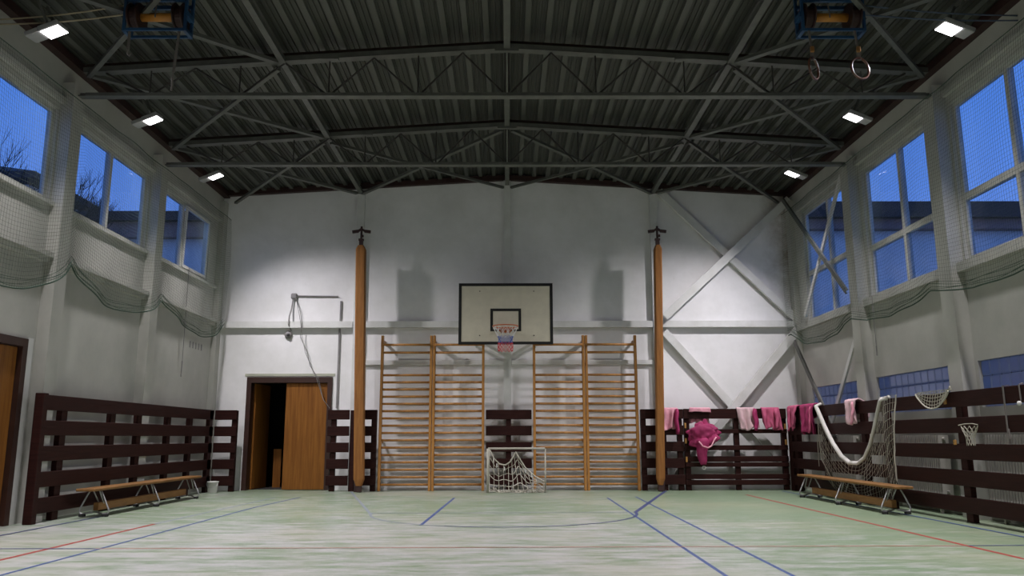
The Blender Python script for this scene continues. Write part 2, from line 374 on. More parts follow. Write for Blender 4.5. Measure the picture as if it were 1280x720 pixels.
def wall_boxes(b, holes, a0, a1, z0, z1, put):
    """cells of a wall minus its openings; put(b, a0, a1, z0, z1) makes one block"""
    A = sorted({a0, a1, *[h[0] for h in holes], *[h[1] for h in holes]})
    for i in range(len(A) - 1):
        lo, hi = A[i], A[i + 1]; mid = (lo + hi) / 2
        cuts = sorted([(h[2], h[3]) for h in holes if h[0] < mid < h[1]]); z = z0
        for c0, c1 in cuts:
            if c0 > z: put(b, lo, hi, z, c0)
            z = c1
        if z < z1: put(b, lo, hi, z, z1)

# end wall with its gable and door opening
DB = (-5.2, -3.5, 0, 2.2)
b = MB(); wall_boxes(b, [DB], -6.2, 6.2, 0, EAVE, lambda b, p, q, r, t: b.box(p, q, YB, YB + .25, r, t))
for s in (-1, 1):
    pr = [(s * 6.2, EAVE), (0, EAVE), (0, 6.445), (s * 6.2, 6.04)]
    i = len(b.v); b.v += [(x, YB, z) for x, z in pr] + [(x, YB + .25, z) for x, z in pr]
    F = [(0, 1, 2, 3), (7, 6, 5, 4), (2, 1, 5, 6), (3, 2, 6, 7), (1, 0, 4, 5), (0, 3, 7, 4)]
    b.f += [tuple(i + k for k in f) for f in F]
wall_back = struct(b.build('wall_back', M_back))
b = MB(); b.box(-6.2, 6.2, YF - .2, YF, 0, 6.5); struct(b.build('wall_front', M_back))
LW = [(7.6, 9.95, 4.02, 5.27), (10.48, 12.7, 4.02, 5.27), (13.3, 15.45, 4.02, 5.27)]
DL = (8.45, 9.78, 0, 2.2)
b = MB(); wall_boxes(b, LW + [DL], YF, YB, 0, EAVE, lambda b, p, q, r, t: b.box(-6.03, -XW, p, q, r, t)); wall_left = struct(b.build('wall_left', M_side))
RW = [(7.75, 10.02, 3.22, 5.36), (10.6, 12.72, 3.22, 5.36), (13.42, 15.45, 3.22, 5.40)]
GB = [(7.53, 10.0, 1.36, 1.93), (10.34, 12.81, 1.36, 1.93), (13.09, 15.56, 1.36, 1.93)]
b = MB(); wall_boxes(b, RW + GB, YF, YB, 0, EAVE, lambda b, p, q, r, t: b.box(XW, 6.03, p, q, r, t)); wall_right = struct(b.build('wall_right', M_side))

# end-wall steelwork, children of the wall
for x in (-3.03, .0, 3.03):
    bb = MB(); bb.angle((x, YB - .10, 0), (x, YB - .10, RIDGE - abs(x) * .06 - .01), .15, .10, .02, up=(0, 1, 0)); bb.build('wall_column', M_trimw, wall_back)
for x0, x1 in ((-5.88, -3.12), (-2.94, -.09), (.09, 2.94), (3.12, 5.88)):
    bb = MB(); bb.angle((x0, YB - .10, 3.25), (x1, YB - .10, 3.25), .13, .1, .02, up=(0, 1, 0)); bb.build('wall_beam', M_trimw, wall_back)
for x0, x1 in ((-2.94, -.09), (.09, 2.94)):
    one(wall_back, 'wall_beam', M_trimw, 'box', x0, x1, YB - .06, YB, 2.44, 2.53)
def wbrace(p0, p1, y, w=.12, up=(0, 1, 0), par=wall_back):
    bb = MB(); bb.angle((p0[0], y, p0[1]), (p1[0], y, p1[1]), w, .07, .015, up=up); return bb.build('wall_brace', M_trimw, par)
wbrace((3.17, 6.05), (5.85, 3.36), YB - .09, .15); wbrace((5.84, 5.84), (3.17, 3.38), YB - .19, .16)
wbrace((3.17, 3.10), (5.75, .12), YB - .09, .15); wbrace((5.84, 3.12), (3.25, .2), YB - .19, .16)
bb = MB(); bb.box(-5.25, -3.45, YB - .012, YB, 2.22, 2.27); bb.build('door_lintel', mat('lintel_paint', (.42, .43, .33), (.36, .37, .29)), wall_back)

# pilasters and ledges of the side walls
for y in (1.9, 4.65, 7.4, 10.12, 12.88):
    one(wall_left, 'wall_pillar', M_side, 'box', -XW, -5.74, y - .13, y + .13, 0, 5.66)
    one(wall_right, 'wall_pillar', M_side, 'box', 5.72, XW, y + .1 - .15, y + .1 + .15, 0, 5.66)
one(wall_left, 'wall_pillar', M_side, 'box', -XW, -5.80, 15.88, YB, 0, 5.8)
one(wall_right, 'wall_pillar', M_side, 'box', 5.80, XW, 15.88, YB, 0, 5.8)
for y0, y1 in ((7.53, 9.99), (10.25, 12.75), (13.01, 15.88)):
    bb = MB(); bb.box(-XW, -5.78, y0, y1, 3.27, 3.33); bb.box(-XW, -5.84, y0, y1, 3.21, 3.27); bb.build('wall_ledge', M_side, wall_left)
    one(wall_right, 'wall_ledge', M_side, 'box', 5.80, XW, y0 + .14, y1 + .08, 3.08, 3.2)
    one(wall_left, 'window_sill', M_winf, 'box', -XW, -5.85, y0, y1, 3.96, 4.01)
    one(wall_left, 'wall_cornice', M_side, 'box', -XW, -5.84, y0, y1, 5.36, 5.44)
    one(wall_right, 'wall_cornice', M_side, 'box', 5.84, XW, y0 + .14, y1 + .08, 5.48, 5.56)
# cross bracing of the right wall's far bay
for (ya, za), (yb, zb), x in (((15.82, 5.8), (13.12, 3.38), 5.66), ((13.2, 5.45), (15.3, 3.3), 5.76), ((15.7, 2.85), (14.0, 1.0), 5.66), ((13.15, 2.6), (14.7, .9), 5.76)):
    bb = MB(); bb.angle((x, ya, za), (x, yb, zb), .085, .03, .012, up=(1, 0, 0)); bb.build('wall_brace', M_steel if x < 5.7 else M_trimw, wall_right)

# glass-block strips, each block a piece
bm = MB(); bm.bbox(0, .09, 0, .184, 0, .184, .016); gb0 = None
for (y0, y1, z0, z1) in GB:
    root = MB(); root.box(6.0, 6.04, y0, y1, z0 - .001, z0 + .004); 
    for k in range(13):
        for r in range(3):
            if gb0 is None:
                gb0 = bm.build('glass_block', M_block, wall_right); gb0.location = (5.93, y0 + .003 + k * .19, z0 + .003 + r * .19)
            else:
                c = gb0.copy(); COL.objects.link(c); c.location = (5.93, y0 + .003 + k * .19, z0 + .003 + r * .19)
M_mortar = mat('mortar', (.22, .22, .23), (.17, .17, .18), rough=.9)
for (y0, y1, z0, z1) in GB:
    bb = MB()
    for k in range(14): bb.box(5.95, 6.0, y0 + k * .19 - .004, y0 + k * .19 + .004, z0, z1)
    for r in range(4): bb.box(5.95, 6.0, y0, y1, z0 + r * .19 - .005, z0 + r * .19 + .005)
    bb.build('block_joint', M_mortar, wall_right)

# ------------------------------------------------------------------ windows
def window(n, side, y0, y1, z0, z1, mull, transom, sash=None):
    X = side * 5.98; b = MB(); d = .03; w = .055
    def bx(b, a0, a1, c0, c1, e=0): b.box(X - d - e, X + d + e, a0, a1, c0, c1)
    bx(b, y0, y1, z0, z0 + w); bx(b, y0, y1, z1 - w, z1); bx(b, y0, y0 + w, z0 + w, z1 - w); bx(b, y1 - w, y1, z0 + w, z1 - w)
    root = struct(b.build('window_%d' % n, M_winf))
    ys = [y0 + w] + list(mull) + [y1 - w]
    for m in mull:
        bb = MB(); bx(bb, m - .035, m + .035, z0 + w, z1 - w, .012); bb.build('mullion', M_winf, root)
    if transom:
        for k in range(len(ys) - 1):
            bb = MB(); bx(bb, ys[k] + (.035 if k else 0), ys[k + 1] - (.035 if k < len(ys) - 2 else 0), transom - .045, transom + .045, .01); bb.build('transom', M_winf, root)
    zs = [z0 + w] + ([transom] if transom else []) + [z1 - w]
    for k in range(len(ys) - 1):
        a0 = ys[k] + (.035 if k else 0); a1 = ys[k + 1] - (.035 if k < len(ys) - 2 else 0)
        for j in range(len(zs) - 1):
            c0 = zs[j] + (.045 if j else 0); c1 = zs[j + 1] - (.045 if j < len(zs) - 2 else 0)
            if sash == k:   # tilted-in sash of its own frame and pane
                tl = math.radians(1.2) * -side
                def T(v): y, x, z = v; return (X - side * .05 + math.sin(tl) * (z - c0), y, c0 + math.cos(tl) * (z - c0))
                bb = MB()
                for (p, q, r, t) in ((a0, a1, c0, c0 + .05), (a0, a1, c1 - .05, c1), (a0, a0 + .05, c0 + .05, c1 - .05), (a1 - .05, a1, c0 + .05, c1 - .05)):
                    i = len(bb.v); bb.box(p, q, -.02, .02, r, t)
                    for q2 in range(i, i + 8):
                        yy, xx, zz = bb.v[q2]; t3 = T((yy, 0, zz)); bb.v[q2] = (t3[0] - side * xx, t3[1], t3[2])
                so = bb.build('sash', M_trimw, root)
                bb = MB(); bb.quad(T((a0 + .05, 0, c0 + .05)), T((a1 - .05, 0, c0 + .05)), T((a1 - .05, 0, c1 - .05)), T((a0 + .05, 0, c1 - .05))); bb.build('pane', M_glass, so)
            else:
                bb = MB(); q4 = ((X, a0, c0), (X, a1, c0), (X, a1, c1), (X, a0, c1)); bb.quad(*(q4 if side < 0 else q4[::-1])); bb.build('pane', M_glass, root)
    return root
window(1, -1, *LW[0], [8.75], None); window(2, -1, *LW[1], [11.5], None); window(3, -1, *LW[2], [14.22], None, sash=1)
window(4, 1, *RW[0], [8.87], 4.06); window(5, 1, *RW[1], [11.57], 4.02); window(6, 1, *RW[2], [14.3], 4.15)

# ------------------------------------------------------------------ doors
# end-wall door: one leaf shut, one swung into the dark passage
b = MB(); y0, y1 = YB - .03, YB + .20
b.box(-5.2, -5.11, y0, y1, 0, 2.2); b.box(-3.59, -3.5, y0, y1, 0, 2.2); b.box(-5.11, -3.59, y0, y1, 2.09, 2.2)
door2 = struct(b.build('door_2', M_dframe))
bb = MB()
bb.bbox(-4.42, -3.595, YB + .02, YB + .06, .01, 2.085, .005)
bb.build('door_leaf', M_door, door2)
ang = math.radians(83); bb = MB(); bb.box(0, .70, -.04, 0, .01, 2.085)
bb.v = [(-5.11 + x * math.cos(ang) - y * math.sin(ang), YB + .20 + x * math.sin(ang) + y * math.cos(ang), z) for x, y, z in bb.v]; bb.build('door_leaf', M_door, door2)
bb = MB(); bb.box(-4.86, -4.70, YB + .9, YB + .94, 0, .78); bb.build('door_board', M_door, door2)
b = MB()
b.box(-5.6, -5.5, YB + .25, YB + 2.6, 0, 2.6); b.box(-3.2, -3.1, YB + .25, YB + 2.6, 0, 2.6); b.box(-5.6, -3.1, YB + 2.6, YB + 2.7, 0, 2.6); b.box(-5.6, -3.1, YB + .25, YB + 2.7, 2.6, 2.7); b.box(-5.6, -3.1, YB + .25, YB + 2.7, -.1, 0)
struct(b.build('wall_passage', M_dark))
b = MB(); b.box(-5.98, -5.86, 9.68, 9.78, 0, 2.2); b.box(-5.98, -5.86, 8.45, 8.55, 0, 2.2); b.box(-5.98, -5.86, 8.55, 9.68, 2.1, 2.2); door1 = struct(b.build('door_1', M_dframe))
bb = MB(); bb.bbox(-5.97, -5.92, 8.555, 9.675, .01, 2.095); lf = bb.build('door_leaf', M_door, door1)
bb = MB(); bb.tube([(-5.92, 8.68, 1.05), (-5.87, 8.68, 1.05), (-5.87, 8.80, 1.05)], .011, 8); bb.build('door_handle', M_tubem, lf)
b = MB(); b.box(-5.89, -5.87, 9.79, 9.90, 0, 2.22); struct(b.build('trim_1', M_trimw))

# ------------------------------------------------------------------ ceiling deck with ribs
ZE, ZR = 6.05, 6.44          # underside of the sheet at eave and ridge
SL = (ZR - ZE) / XW
b = MB()
P = .28
def zdeck(x): return ZR - abs(x) * SL
# trapezoidal sheet with three small grooves in each bay
prof = []
n = int(6.2 / P) + 1
for k in range(-n, n):
    x0 = (k + .5) * P - P / 2
    for u, d in ((0, 0), (.22, 0), (.24, .018), (.36, .018), (.38, 0), (.46, 0), (.48, .018), (.60, .018), (.62, 0), (.70, 0), (.72, .018), (.84, .018), (.86, 0)): prof.append((x0 + u * P, d))
prof = [(x, zdeck(x) + d) for x, d in prof if abs(x) <= 6.2]
i = 0
for x, z in prof: b.v += [(x, YF - .2, z), (x, YB + .25, z)]
b.f = [(2 * k, 2 * k + 2, 2 * k + 3, 2 * k + 1) for k in range(len(prof) - 1)]
for k in (0, len(prof) - 1): pass
i = len(b.v)                 # outer weather skin closes the roof
b.v += [(-6.3, YF - .2, ZE + .1), (-6.3, YB + .25, ZE + .1), (0, YF - .2, ZR + .15), (0, YB + .25, ZR + .15), (6.3, YF - .2, ZE + .1), (6.3, YB + .25, ZE + .1)]
b.f += [(i, i + 1, i + 3, i + 2), (i + 2, i + 3, i + 5, i + 4)]
ceiling = struct(b.build('ceiling', M_deck))
rm = MB(); rp = [(-.038, -.055), (.038, -.055), (.050, .003), (-.050, .003)]
rm.v = [(x, YF - .1, z) for x, z in rp] + [(x, YB - .02, z) for x, z in rp]
rm.f = [(0, 1, 5, 4), (1, 2, 6, 5), (3, 0, 4, 7), (2, 3, 7, 6), (0, 3, 2, 1), (4, 5, 6, 7)]
rib0 = None
for k in range(-21, 22):
    x = k * P
    if abs(x) > 5.85: continue
    if rib0 is None: rib0 = rm.build('roof_rib', M_rib, ceiling); c = rib0
    else: c = rib0.copy(); COL.objects.link(c)
    c.location = (x, 0, zdeck(x)); c.rotation_euler = (0, math.atan(SL) * (1 if x > 0 else -1 if x < 0 else 0), 0)
# oxide-red edge beams
for s in (-1, 1):
    bb = MB(); bb.bar((s * 5.84, YF, 5.975), (s * 5.84, YB, 5.975), .12, .11); bb.build('edge_beam', M_rust, ceiling)
    bb = MB(); bb.bar((s * 5.8, YB - .07, 6.0), (s * .0, YB - .07, 6.345), .1, .11); bb.build('edge_beam', M_rust, ceiling)
    one(ceiling, 'eave_closure', M_rust, 'box', min(s * 5.9, s * 6.2), max(s * 5.9, s * 6.2), YF, YB, EAVE, ZE + .05)
# purlins running to the end wall, and the roof bracing
for x in (-3.03, 0, 3.03):
    bb = MB(); z = 5.50 + .72 * (1 - abs(x) / 5.65) if 0 else 6.22 - abs(x) * .062
    bb.angle((x, YF, z - .045), (x, YB - .02, z - .045), .085, .06, .015); bb.build('purlin', M_steel, ceiling)
TY = [1.85, 4.6, 7.35, 10.1, 12.85]
def ztop(x): return 6.215 - abs(x) * .062
def brace(xa, ya, xb, yb, dz=0, w=.085):
    bb = MB(); bb.angle((xa, ya, ztop(xa) - .06 - dz), (xb, yb, ztop(xb) - .06 - dz), w, .04, .012); bb.build('roof_brace', M_steel, ceiling)
Yb = YB - .12
for s in (-1, 1):
    for (ya, yb) in ((7.35, 10.1), (10.1, 12.85), (12.85, Yb)):
        brace(s * 5.6, ya + .05, s * 3.1, yb - .05, .0); brace(s * 3.1, ya + .05, s * 5.6, yb - .05, .05, .06)
    brace(s * 3.0, Yb, s * .08, 12.95, .0, .075); brace(s * 3.0, 12.95, s * .08, Yb, .05, .055)

# ------------------------------------------------------------------ roof trusses
names = {1.85: 'behind the viewer, nearest the front wall', 4.6: 'overhead, before the hoists', 7.35: 'overhead above the rope hoists',
         10.1: 'nearer of the two trusses in view, lower chord between the nearer pillars', 12.85: 'farther of the two trusses in view, close to the end wall'}
for ty in TY[2:]:
    t = thing('roof_truss', (0, ty, 5.5), 'grey steel roof truss, ' + names[ty], 'truss')
    t['label'] = {7.35: 'grey steel roof truss overhead, just in front of the two hoists', 10.1: 'nearer grey roof truss in view with thin zigzag rods',
                  12.85: 'farther grey roof truss, last before the white end wall'}[ty]
    bb = MB(); bb.bar((-5.72, ty, 5.53), (5.70, ty, 5.53), .012, .05); bb.bar((-5.72, ty, 5.50), (5.70, ty, 5.50), .11, .014); bb.bar((-5.62, ty - .055, 5.515), (5.62, ty - .055, 5.515), .02, .045); bb.build('bottom_chord', M_steel, t)
    for s in (-1, 1):
        bb = MB(); bb.angle((s * 5.68, ty, ztop(5.68) - .03), (0, ty, ztop(0) - .03), .13, .065, .014); bb.build('top_chord', M_steel, t)
        bb = MB(); bb.bar((s * 5.68, ty + .03, ztop(5.68) + .075), (0, ty + .03, ztop(0) + .075), .05, .07); bb.build('packing_beam', M_rust, t)
        for x in (2.4, ):
            one(t, 'splice_plate', M_steel, 'box', s * x - .13, s * x + .13, ty - .075, ty + .0, ztop(2.4) - .05, ztop(2.4) + .02)
        for k in range(5):
            xt, xb = s * (.6 + 1.2 * k), [s * 1.2 * k, s * 1.2 * (k + 1)]
            if k == 4: xb = xb[:1]
            for xx in xb:
                bb = MB(); bb.tube([(xt, ty, ztop(xt) - .04), (xx + (xt - xx) * .05, ty, 5.54)], .013, 6); bb.build('web_rod', M_rod, t)
            if k: bb = MB(); bb.tube([(s * 1.2 * k, ty + .01, ztop(1.2 * k) - .04), (s * 1.2 * k, ty + .01, 5.54)], .010, 6); bb.build('web_rod', M_rod, t)
    for dx in (-.025, .025): bb = MB(); bb.tube([(dx, ty, ztop(0) - .05), (dx, ty, 5.54)], .012, 6); bb.build('web_rod', M_rod, t)
    one(t, 'ridge_plate', M_steel, 'box', -.16, .16, ty - .075, ty, ztop(0) - .08, ztop(0) + .02)

# ------------------------------------------------------------------ floodlights
LY = [13.92, 11.3, 8.65, 6.0, 3.35, .7]
LAMP_TILT, LAMP_AIM = math.radians(23), math.radians(9)
def floodlight(s, y, label):
    x = -5.29 if s < 0 else 5.20; z = 5.69 if s < 0 else 5.73
    r = thing('floodlight', (x, y, z), label, 'floodlight', 'floodlights under the eaves')
    bb = MB(); bb.bbox(x - .12, x + .12, y - .14, y + .14, z - .025, z + .04, .012); bb.build('housing', M_lampb, r)
    bb = MB(); bb.box(x - .105, x + .105, y - .125, y + .125, z - .032, z - .0255); bb.build('lens', M_emit, r)
    x2 = x + s * .121; bb = MB(); bb.bbox(min(x2, x2 + s * .16), max(x2, x2 + s * .13), y - .125, y + .125, z - .02, z + .04, .01); bb.build('gear_box', M_lampb, r)
    bb = MB(); h = zdeck(x) - .05 - z
    for yy in (y - .11, y + .11): bb.bar((x, yy, z + .04), (x, yy, z + h), .03, .006, up=(0, 1, 0))
    bb.bar((x, y - .15, z + h), (x, y + .15, z + h), .05, .01); bb.build('bracket', M_steel, r)
    ld = bpy.data.lights.new('beam', 'SPOT'); ld.energy = LAMP_POWER; ld.color = (1.0, .955, 1.0); ld.spot_size = math.radians(LAMP_CONE); ld.spot_blend = 1.0; ld.shadow_soft_size = .10
    lo = bpy.data.objects.new('beam', ld); COL.objects.link(lo); lo.parent = r; lo.location = (0, 0, -.06)
    r.rotation_euler = (LAMP_AIM, s * LAMP_TILT, 0)
pos = ['farthest of the three', 'middle of the three', 'nearest of the three']
for k, y in enumerate(LY):
    for s in (-1, 1):
        w = 'left' if s < 0 else 'right'
        if k < 3: lab = 'lit square floodlight over the %s wall, %s there' % (w, pos[k])
        else: lab = 'lit square floodlight over the %s wall, out of view, %s from the end wall' % (w, ('fourth', 'fifth', 'sixth')[k - 3])
        floodlight(s, y, lab)

# ================================================================== wooden barriers
SLATZ = [(.11, .295), (.42, .605), (.73, .915), (1.04, 1.225), (1.35, 1.535)]
def barrier_x(x0, x1, y, posts, label, zs=SLATZ, group='dark slatted wooden barriers'):
    """runs along the end wall; slat faces at y"""
    r = thing('wooden_barrier', ((x0 + x1) / 2, y, 0), label, 'barrier', group)
    for z0, z1 in zs: one(r, 'slat', M_fence, 'bbox', x0, x1, y, y + .035, z0, z1, .005)
    for p in posts: one(r, 'post', M_fence, 'bbox', p - .05, p + .05, y + .036, y + .12, 0, 1.53, .005)
    return r
def barrier_y(x, s, y0, y1, posts, label, zs=SLATZ, splits=()):
    r = thing('wooden_barrier', (x, (y0 + y1) / 2, 0), label, 'barrier', 'dark slatted wooden barriers')
    cuts = [y0] + list(splits) + [y1]
    for z0, z1 in zs:
        for k in range(len(cuts) - 1): one(r, 'slat', M_fence, 'bbox', min(x, x + s * .035), max(x, x + s * .035), cuts[k] + .001, cuts[k + 1] - .001, z0, z1, .005)
    for p in posts: one(r, 'post', M_fence, 'bbox', min(x + s * .036, x + s * .11), max(x + s * .036, x + s * .11), p - .07, p + .07, 0, 1.53, .005)
    return r
BL = barrier_y(-5.66, -1, 9.93, 15.66, [10.45, 11.75, 12.6, 13.7, 14.65], 'dark slatted wooden barrier along the left wall, behind the left bench')
one(BL, 'post', M_fence, 'bbox', -5.735, -5.625, 9.82, 9.925, 0, 1.55, .006)
one(BL, 'post', M_fence, 'bbox', -5.735, -5.66, 15.45, 15.62, 0, 1.53, .006)
YS = 15.66
barrier_x(-5.65, -5.23, YS + .01, [-5.28], 'short dark slatted barrier between left corner and brown door')
barrier_x(-3.47, -3.05, YS, [-3.36, -2.99], 'dark slatted barrier between the brown double door and left wooden post')
barrier_x(-2.9, -2.52, YS, [-2.58], 'narrow dark slatted barrier between left wooden post and wall bars')
barrier_x(-.42, .47, YS + .12, [.02], 'dark slatted barrier behind the small goal, between the two wall-bar pairs')
barrier_x(2.58, 2.9, YS, [2.63], 'narrow dark slatted barrier between right wall bars and right wooden post')
barrier_x(2.97, 3.40, YS, [3.02, 3.33], 'dark slatted barrier just right of the right wooden post, under a pale jacket')
OPENZ = [(1.35, 1.54), (1.07, 1.15), (.75, .845), (.535, .64), (.44, .522), (.21, .305), (.10, .197)]
BR = barrier_x(3.41, 5.40, YS, [3.47, 4.43, 5.35], 'open dark rail barrier with thin rails in right corner, hung with pink jackets', OPENZ)
for x, z in ((3.43, 1.22), (3.43, .93), (3.43, .58), (5.36, 1.2), (5.36, .9)): one(BR, 'hinge', M_peg, 'bbox', x - .018, x + .018, YS - .022, YS - .001, z - .05, z + .05, .004)
BS = barrier_y(5.42, 1, 4.6, 15.5, [6.4, 8.0, 9.75, 11.7, 12.45, 14.0, 15.4], 'long dark slatted wooden barrier along the right wall', splits=(7.4, 11.6))
for y, z in ((9.95, 1.42), (9.82, .93)): one(BS, 'hinge', M_peg, 'bbox', 5.40, 5.419, y - .025, y + .025, z - .03, z + .03, .004)
one(BS, 'post', M_fence, 'bbox', 5.42, 5.62, 15.505, 15.68, 0, 1.54, .006)

# ================================================================== wall bars
RZ = [2.80, 2.655] + [2.21 - .1395 * k for k in range(16)]
def wall_bars(x0, x1, label):
    r = thing('wall_bars', ((x0 + x1) / 2, 15.82, 0), label, 'wall bars', 'pairs of wooden wall bars')
    xm = (x0 + x1) / 2; y = 15.72
    ups = [x0 + .025, xm - .03, xm + .03, x1 - .025]
    for u in ups: one(r, 'upright', M_bar, 'bbox', u - .025, u + .025, y, y + .1, 0, 2.99, .006)
    for a, c in ((ups[0] + .025, ups[1] - .025), (ups[2] + .025, ups[3] - .025)):
        for k, z in enumerate(RZ):
            yy = y - .03 if k == 0 else y + .05
            bb = MB(); bb.tube([(a - .01, yy, z), (c + .01, yy, z)], .024, 8); bb.build('rung', M_bar, r, True)
        bb = MB(); bb.box(a - .04, a, y - .05, y, 2.76, 2.84); bb.box(c, c + .04, y - .05, y, 2.76, 2.84)
    for u in ups:
        one(r, 'wall_bracket', M_bar, 'box', u - .015, u + .015, y + .1, YB - .0 , 2.86, 2.91); one(r, 'wall_bracket', M_bar, 'box', u - .015, u + .015, y + .1, YB, .9, .95)
    return r
wall_bars(-2.49, -.45, 'pair of wooden wall bars with many rungs, left of the basket')
wall_bars(.50, 2.55, 'pair of wooden wall bars with many rungs, right of the basket')

# ================================================================== wooden posts
def post(xb, xt, w, label, sg):
    r = thing('net_post', (xb, 15.4, 0), label, 'post', 'tall wooden posts flanking the basket')
    y = 15.42
    def X(z): return xb + (xt - xb) * z / 4.75
    bb = MB()                                             # padded wooden pole with chamfered corners and tapered foot
    def ring(z, hw, hd, ch=.02):
        i = len(bb.v); x = X(z)
        bb.v += [(x + a, y + c, z) for a, c in ((-hw + ch, -hd), (hw - ch, -hd), (hw, -hd + ch), (hw, hd - ch), (hw - ch, hd), (-hw + ch, hd), (-hw, hd - ch), (-hw, -hd + ch))]; return i
    rs = [ring(.12, w * .28, .06), ring(.24, w / 2, .075), ring(4.66, w / 2, .075), ring(4.74, w * .3, .06)]
    for k in range(3):
        for q in range(8): bb.f.append((rs[k] + q, rs[k] + (q + 1) % 8, rs[k + 1] + (q + 1) % 8, rs[k + 1] + q))
    bb.f.append(tuple(rs[0] + q for q in range(8))[::-1]); bb.f.append(tuple(rs[3] + q for q in range(8)))
    bb.build('pole', M_pad, r)
    one(r, 'foot', M_rust, 'bbox', X(0) - .045, X(0) + .045, y - .05, y + .05, 0, .13, .01)
    bb = MB(); bb.bar((X(0) + sg * w * .4, y + .115, 0), (X(4.7) + sg * w * .38, y + .115, 4.7), .07, .07, up=(0, 1, 0)); bb.build('steel_core', M_rust, r)
    bb = MB(); x = X(4.8); bb.box(x - .035, x + .035, y - .04, y + .04, 4.73, 4.84); bb.tube([(x, y, 4.8), (x, y, 5.13)], .022, 8); bb.bar((x - .05, y, 4.86), (x + .05, y, 4.86), .06, .04)
    bb.bar((x - .18, y, 5.02), (x - .06, y, 5.035), .05, .055); bb.bar((x - .07, y, 5.035), (x, y, 5.08), .04, .04); bb.bar((x + .18, y, 5.02), (x + .06, y, 5.035), .05, .055); bb.bar((x + .07, y, 5.035), (x, y, 5.08), .04, .04)
    bb.box(x + .015, x + .05, y - .05, y - .02, 4.9, 4.95)
    bb.build('top_bracket', M_rust, r)
post(-2.78, -2.89, .19, 'tall orange-brown wooden post with iron cross top, beside the double door', -1)
post(2.87, 2.98, .15, 'tall orange-brown wooden post with iron cross top, beside the pink jackets', 1)

# ================================================================== basketball backboard
r = thing('backboard', (-.03, 15.2, 2.76), 'cream basketball backboard with black border and tricolour net', 'backboard')
X0, X1, Z0, Z1, Y = -.93, .87, 2.75, 3.93, 15.2
one(r, 'panel', M_board, 'box', X0, X1, Y, Y + .03, Z0, Z1)
bb = MB(); w = .05
bb.box(X0 - .005, X1 + .005, Y - .006, Y - .0005, Z0 - .005, Z0 + w); bb.box(X0 - .005, X1 + .005, Y - .006, Y - .0005, Z1 - w, Z1 + .005); bb.box(X0 - .005, X0 + w, Y - .006, Y - .0005, Z0 + w, Z1 - w); bb.box(X1 - w, X1 + .005, Y - .006, Y - .0005, Z0 + w, Z1 - w); bb.build('border', M_black, r)
bb = MB(); a0, a1, c0, c1 = -.325, .265, 3.0, 3.44
bb.box(a0, a1, Y - .005, Y - .0005, c0, c0 + w * .8); bb.box(a0, a1, Y - .005, Y - .0005, c1 - w, c1); bb.box(a0, a0 + w, Y - .005, Y - .0005, c0 + w * .8, c1 - w); bb.box(a1 - w, a1, Y - .005, Y - .0005, c0 + w * .8, c1 - w); bb.build('target_square', M_black, r)
for x in (-.53, .51):
    for z in (2.92, 3.78): bb = MB(); bb.lathe([(.001, -.008), (.010, -.008), (.012, 0)], (x, Y, z), 8, 'Y'); bb.build('bolt', M_rod, r)
RX, RY, RZ0, RR = -.035, 14.86, 3.05, .235
bb = MB(); bb.tube([(RX + RR * math.cos(a), RY + RR * math.sin(a), RZ0) for a in [2 * math.pi * k / 36 for k in range(36)]], .011, 8, closed=True)
rim = bb.build('rim', M_orange, r, True)
bb = MB(); bb.box(RX - .08, RX + .08, RY + RR, Y - .007, RZ0 - .02, RZ0 + .012); bb.box(RX - .09, RX + .09, Y - .012, Y - .006, RZ0 - .08, RZ0 + .03)
for s in (-1, 1): bb.bar((RX + s * .07, Y - .01, RZ0 - .07), (RX + s * .16, RY + .15, RZ0 - .01), .02, .012)
bb.build('rim_bracket', M_orange, r)
def rnet(z): u = (RZ0 - z) / .45; return RR - (RR - .135) * min(1, u / .55) ** .8 + .01 * math.sin(u * 9)
NP = 12
def netband(z0, z1, rows, m, name):
    bb = MB()
    for k in range(NP):
        for sg in (-1, 1):
            pts = []
            for q in range(rows * 2 + 1):
                z = z0 + (z1 - z0) * q / (rows * 2); a = 2 * math.pi * (k + sg * .5 * (q / 2 % 1 if q % 2 == 0 and False else (q % 2)) * 1.0) / NP
                pts.append((RX + rnet(z) * math.cos(a), RY + rnet(z) * math.sin(a), z))
            bb.tube(pts, .0055, 4, False)
    return bb.build(name, m, rim)
netband(RZ0, 2.86, 1, M_wcord, 'white_netting'); netband(2.86, 2.74, 2, M_bcord, 'blue_netting'); netband(2.74, 2.58, 2, M_rcord, 'red_netting')
bb = MB()
for x in (-.62, .56):
    bb.tube([(x, Y + .03, 3.55), (x, YB - .02, 3.75)], .03, 8); bb.tube([(x, Y + .03, 2.95), (x, YB - .02, 2.8)], .03, 8); bb.bar((x, Y + .05, 2.8), (x, Y + .05, 3.88), .06, .04, up=(0, 1, 0)); bb.bar((x, Y + .06, 2.9), (x, YB - .02, 3.7), .03, .03)
bb.bar((-.8, Y + .06, 3.55), (.75, Y + .06, 3.55), .05, .05); bb.bar((-.8, Y + .06, 2.95), (.75, Y + .06, 2.95), .05, .05)
bb.build('support_frame', M_trimw, r)

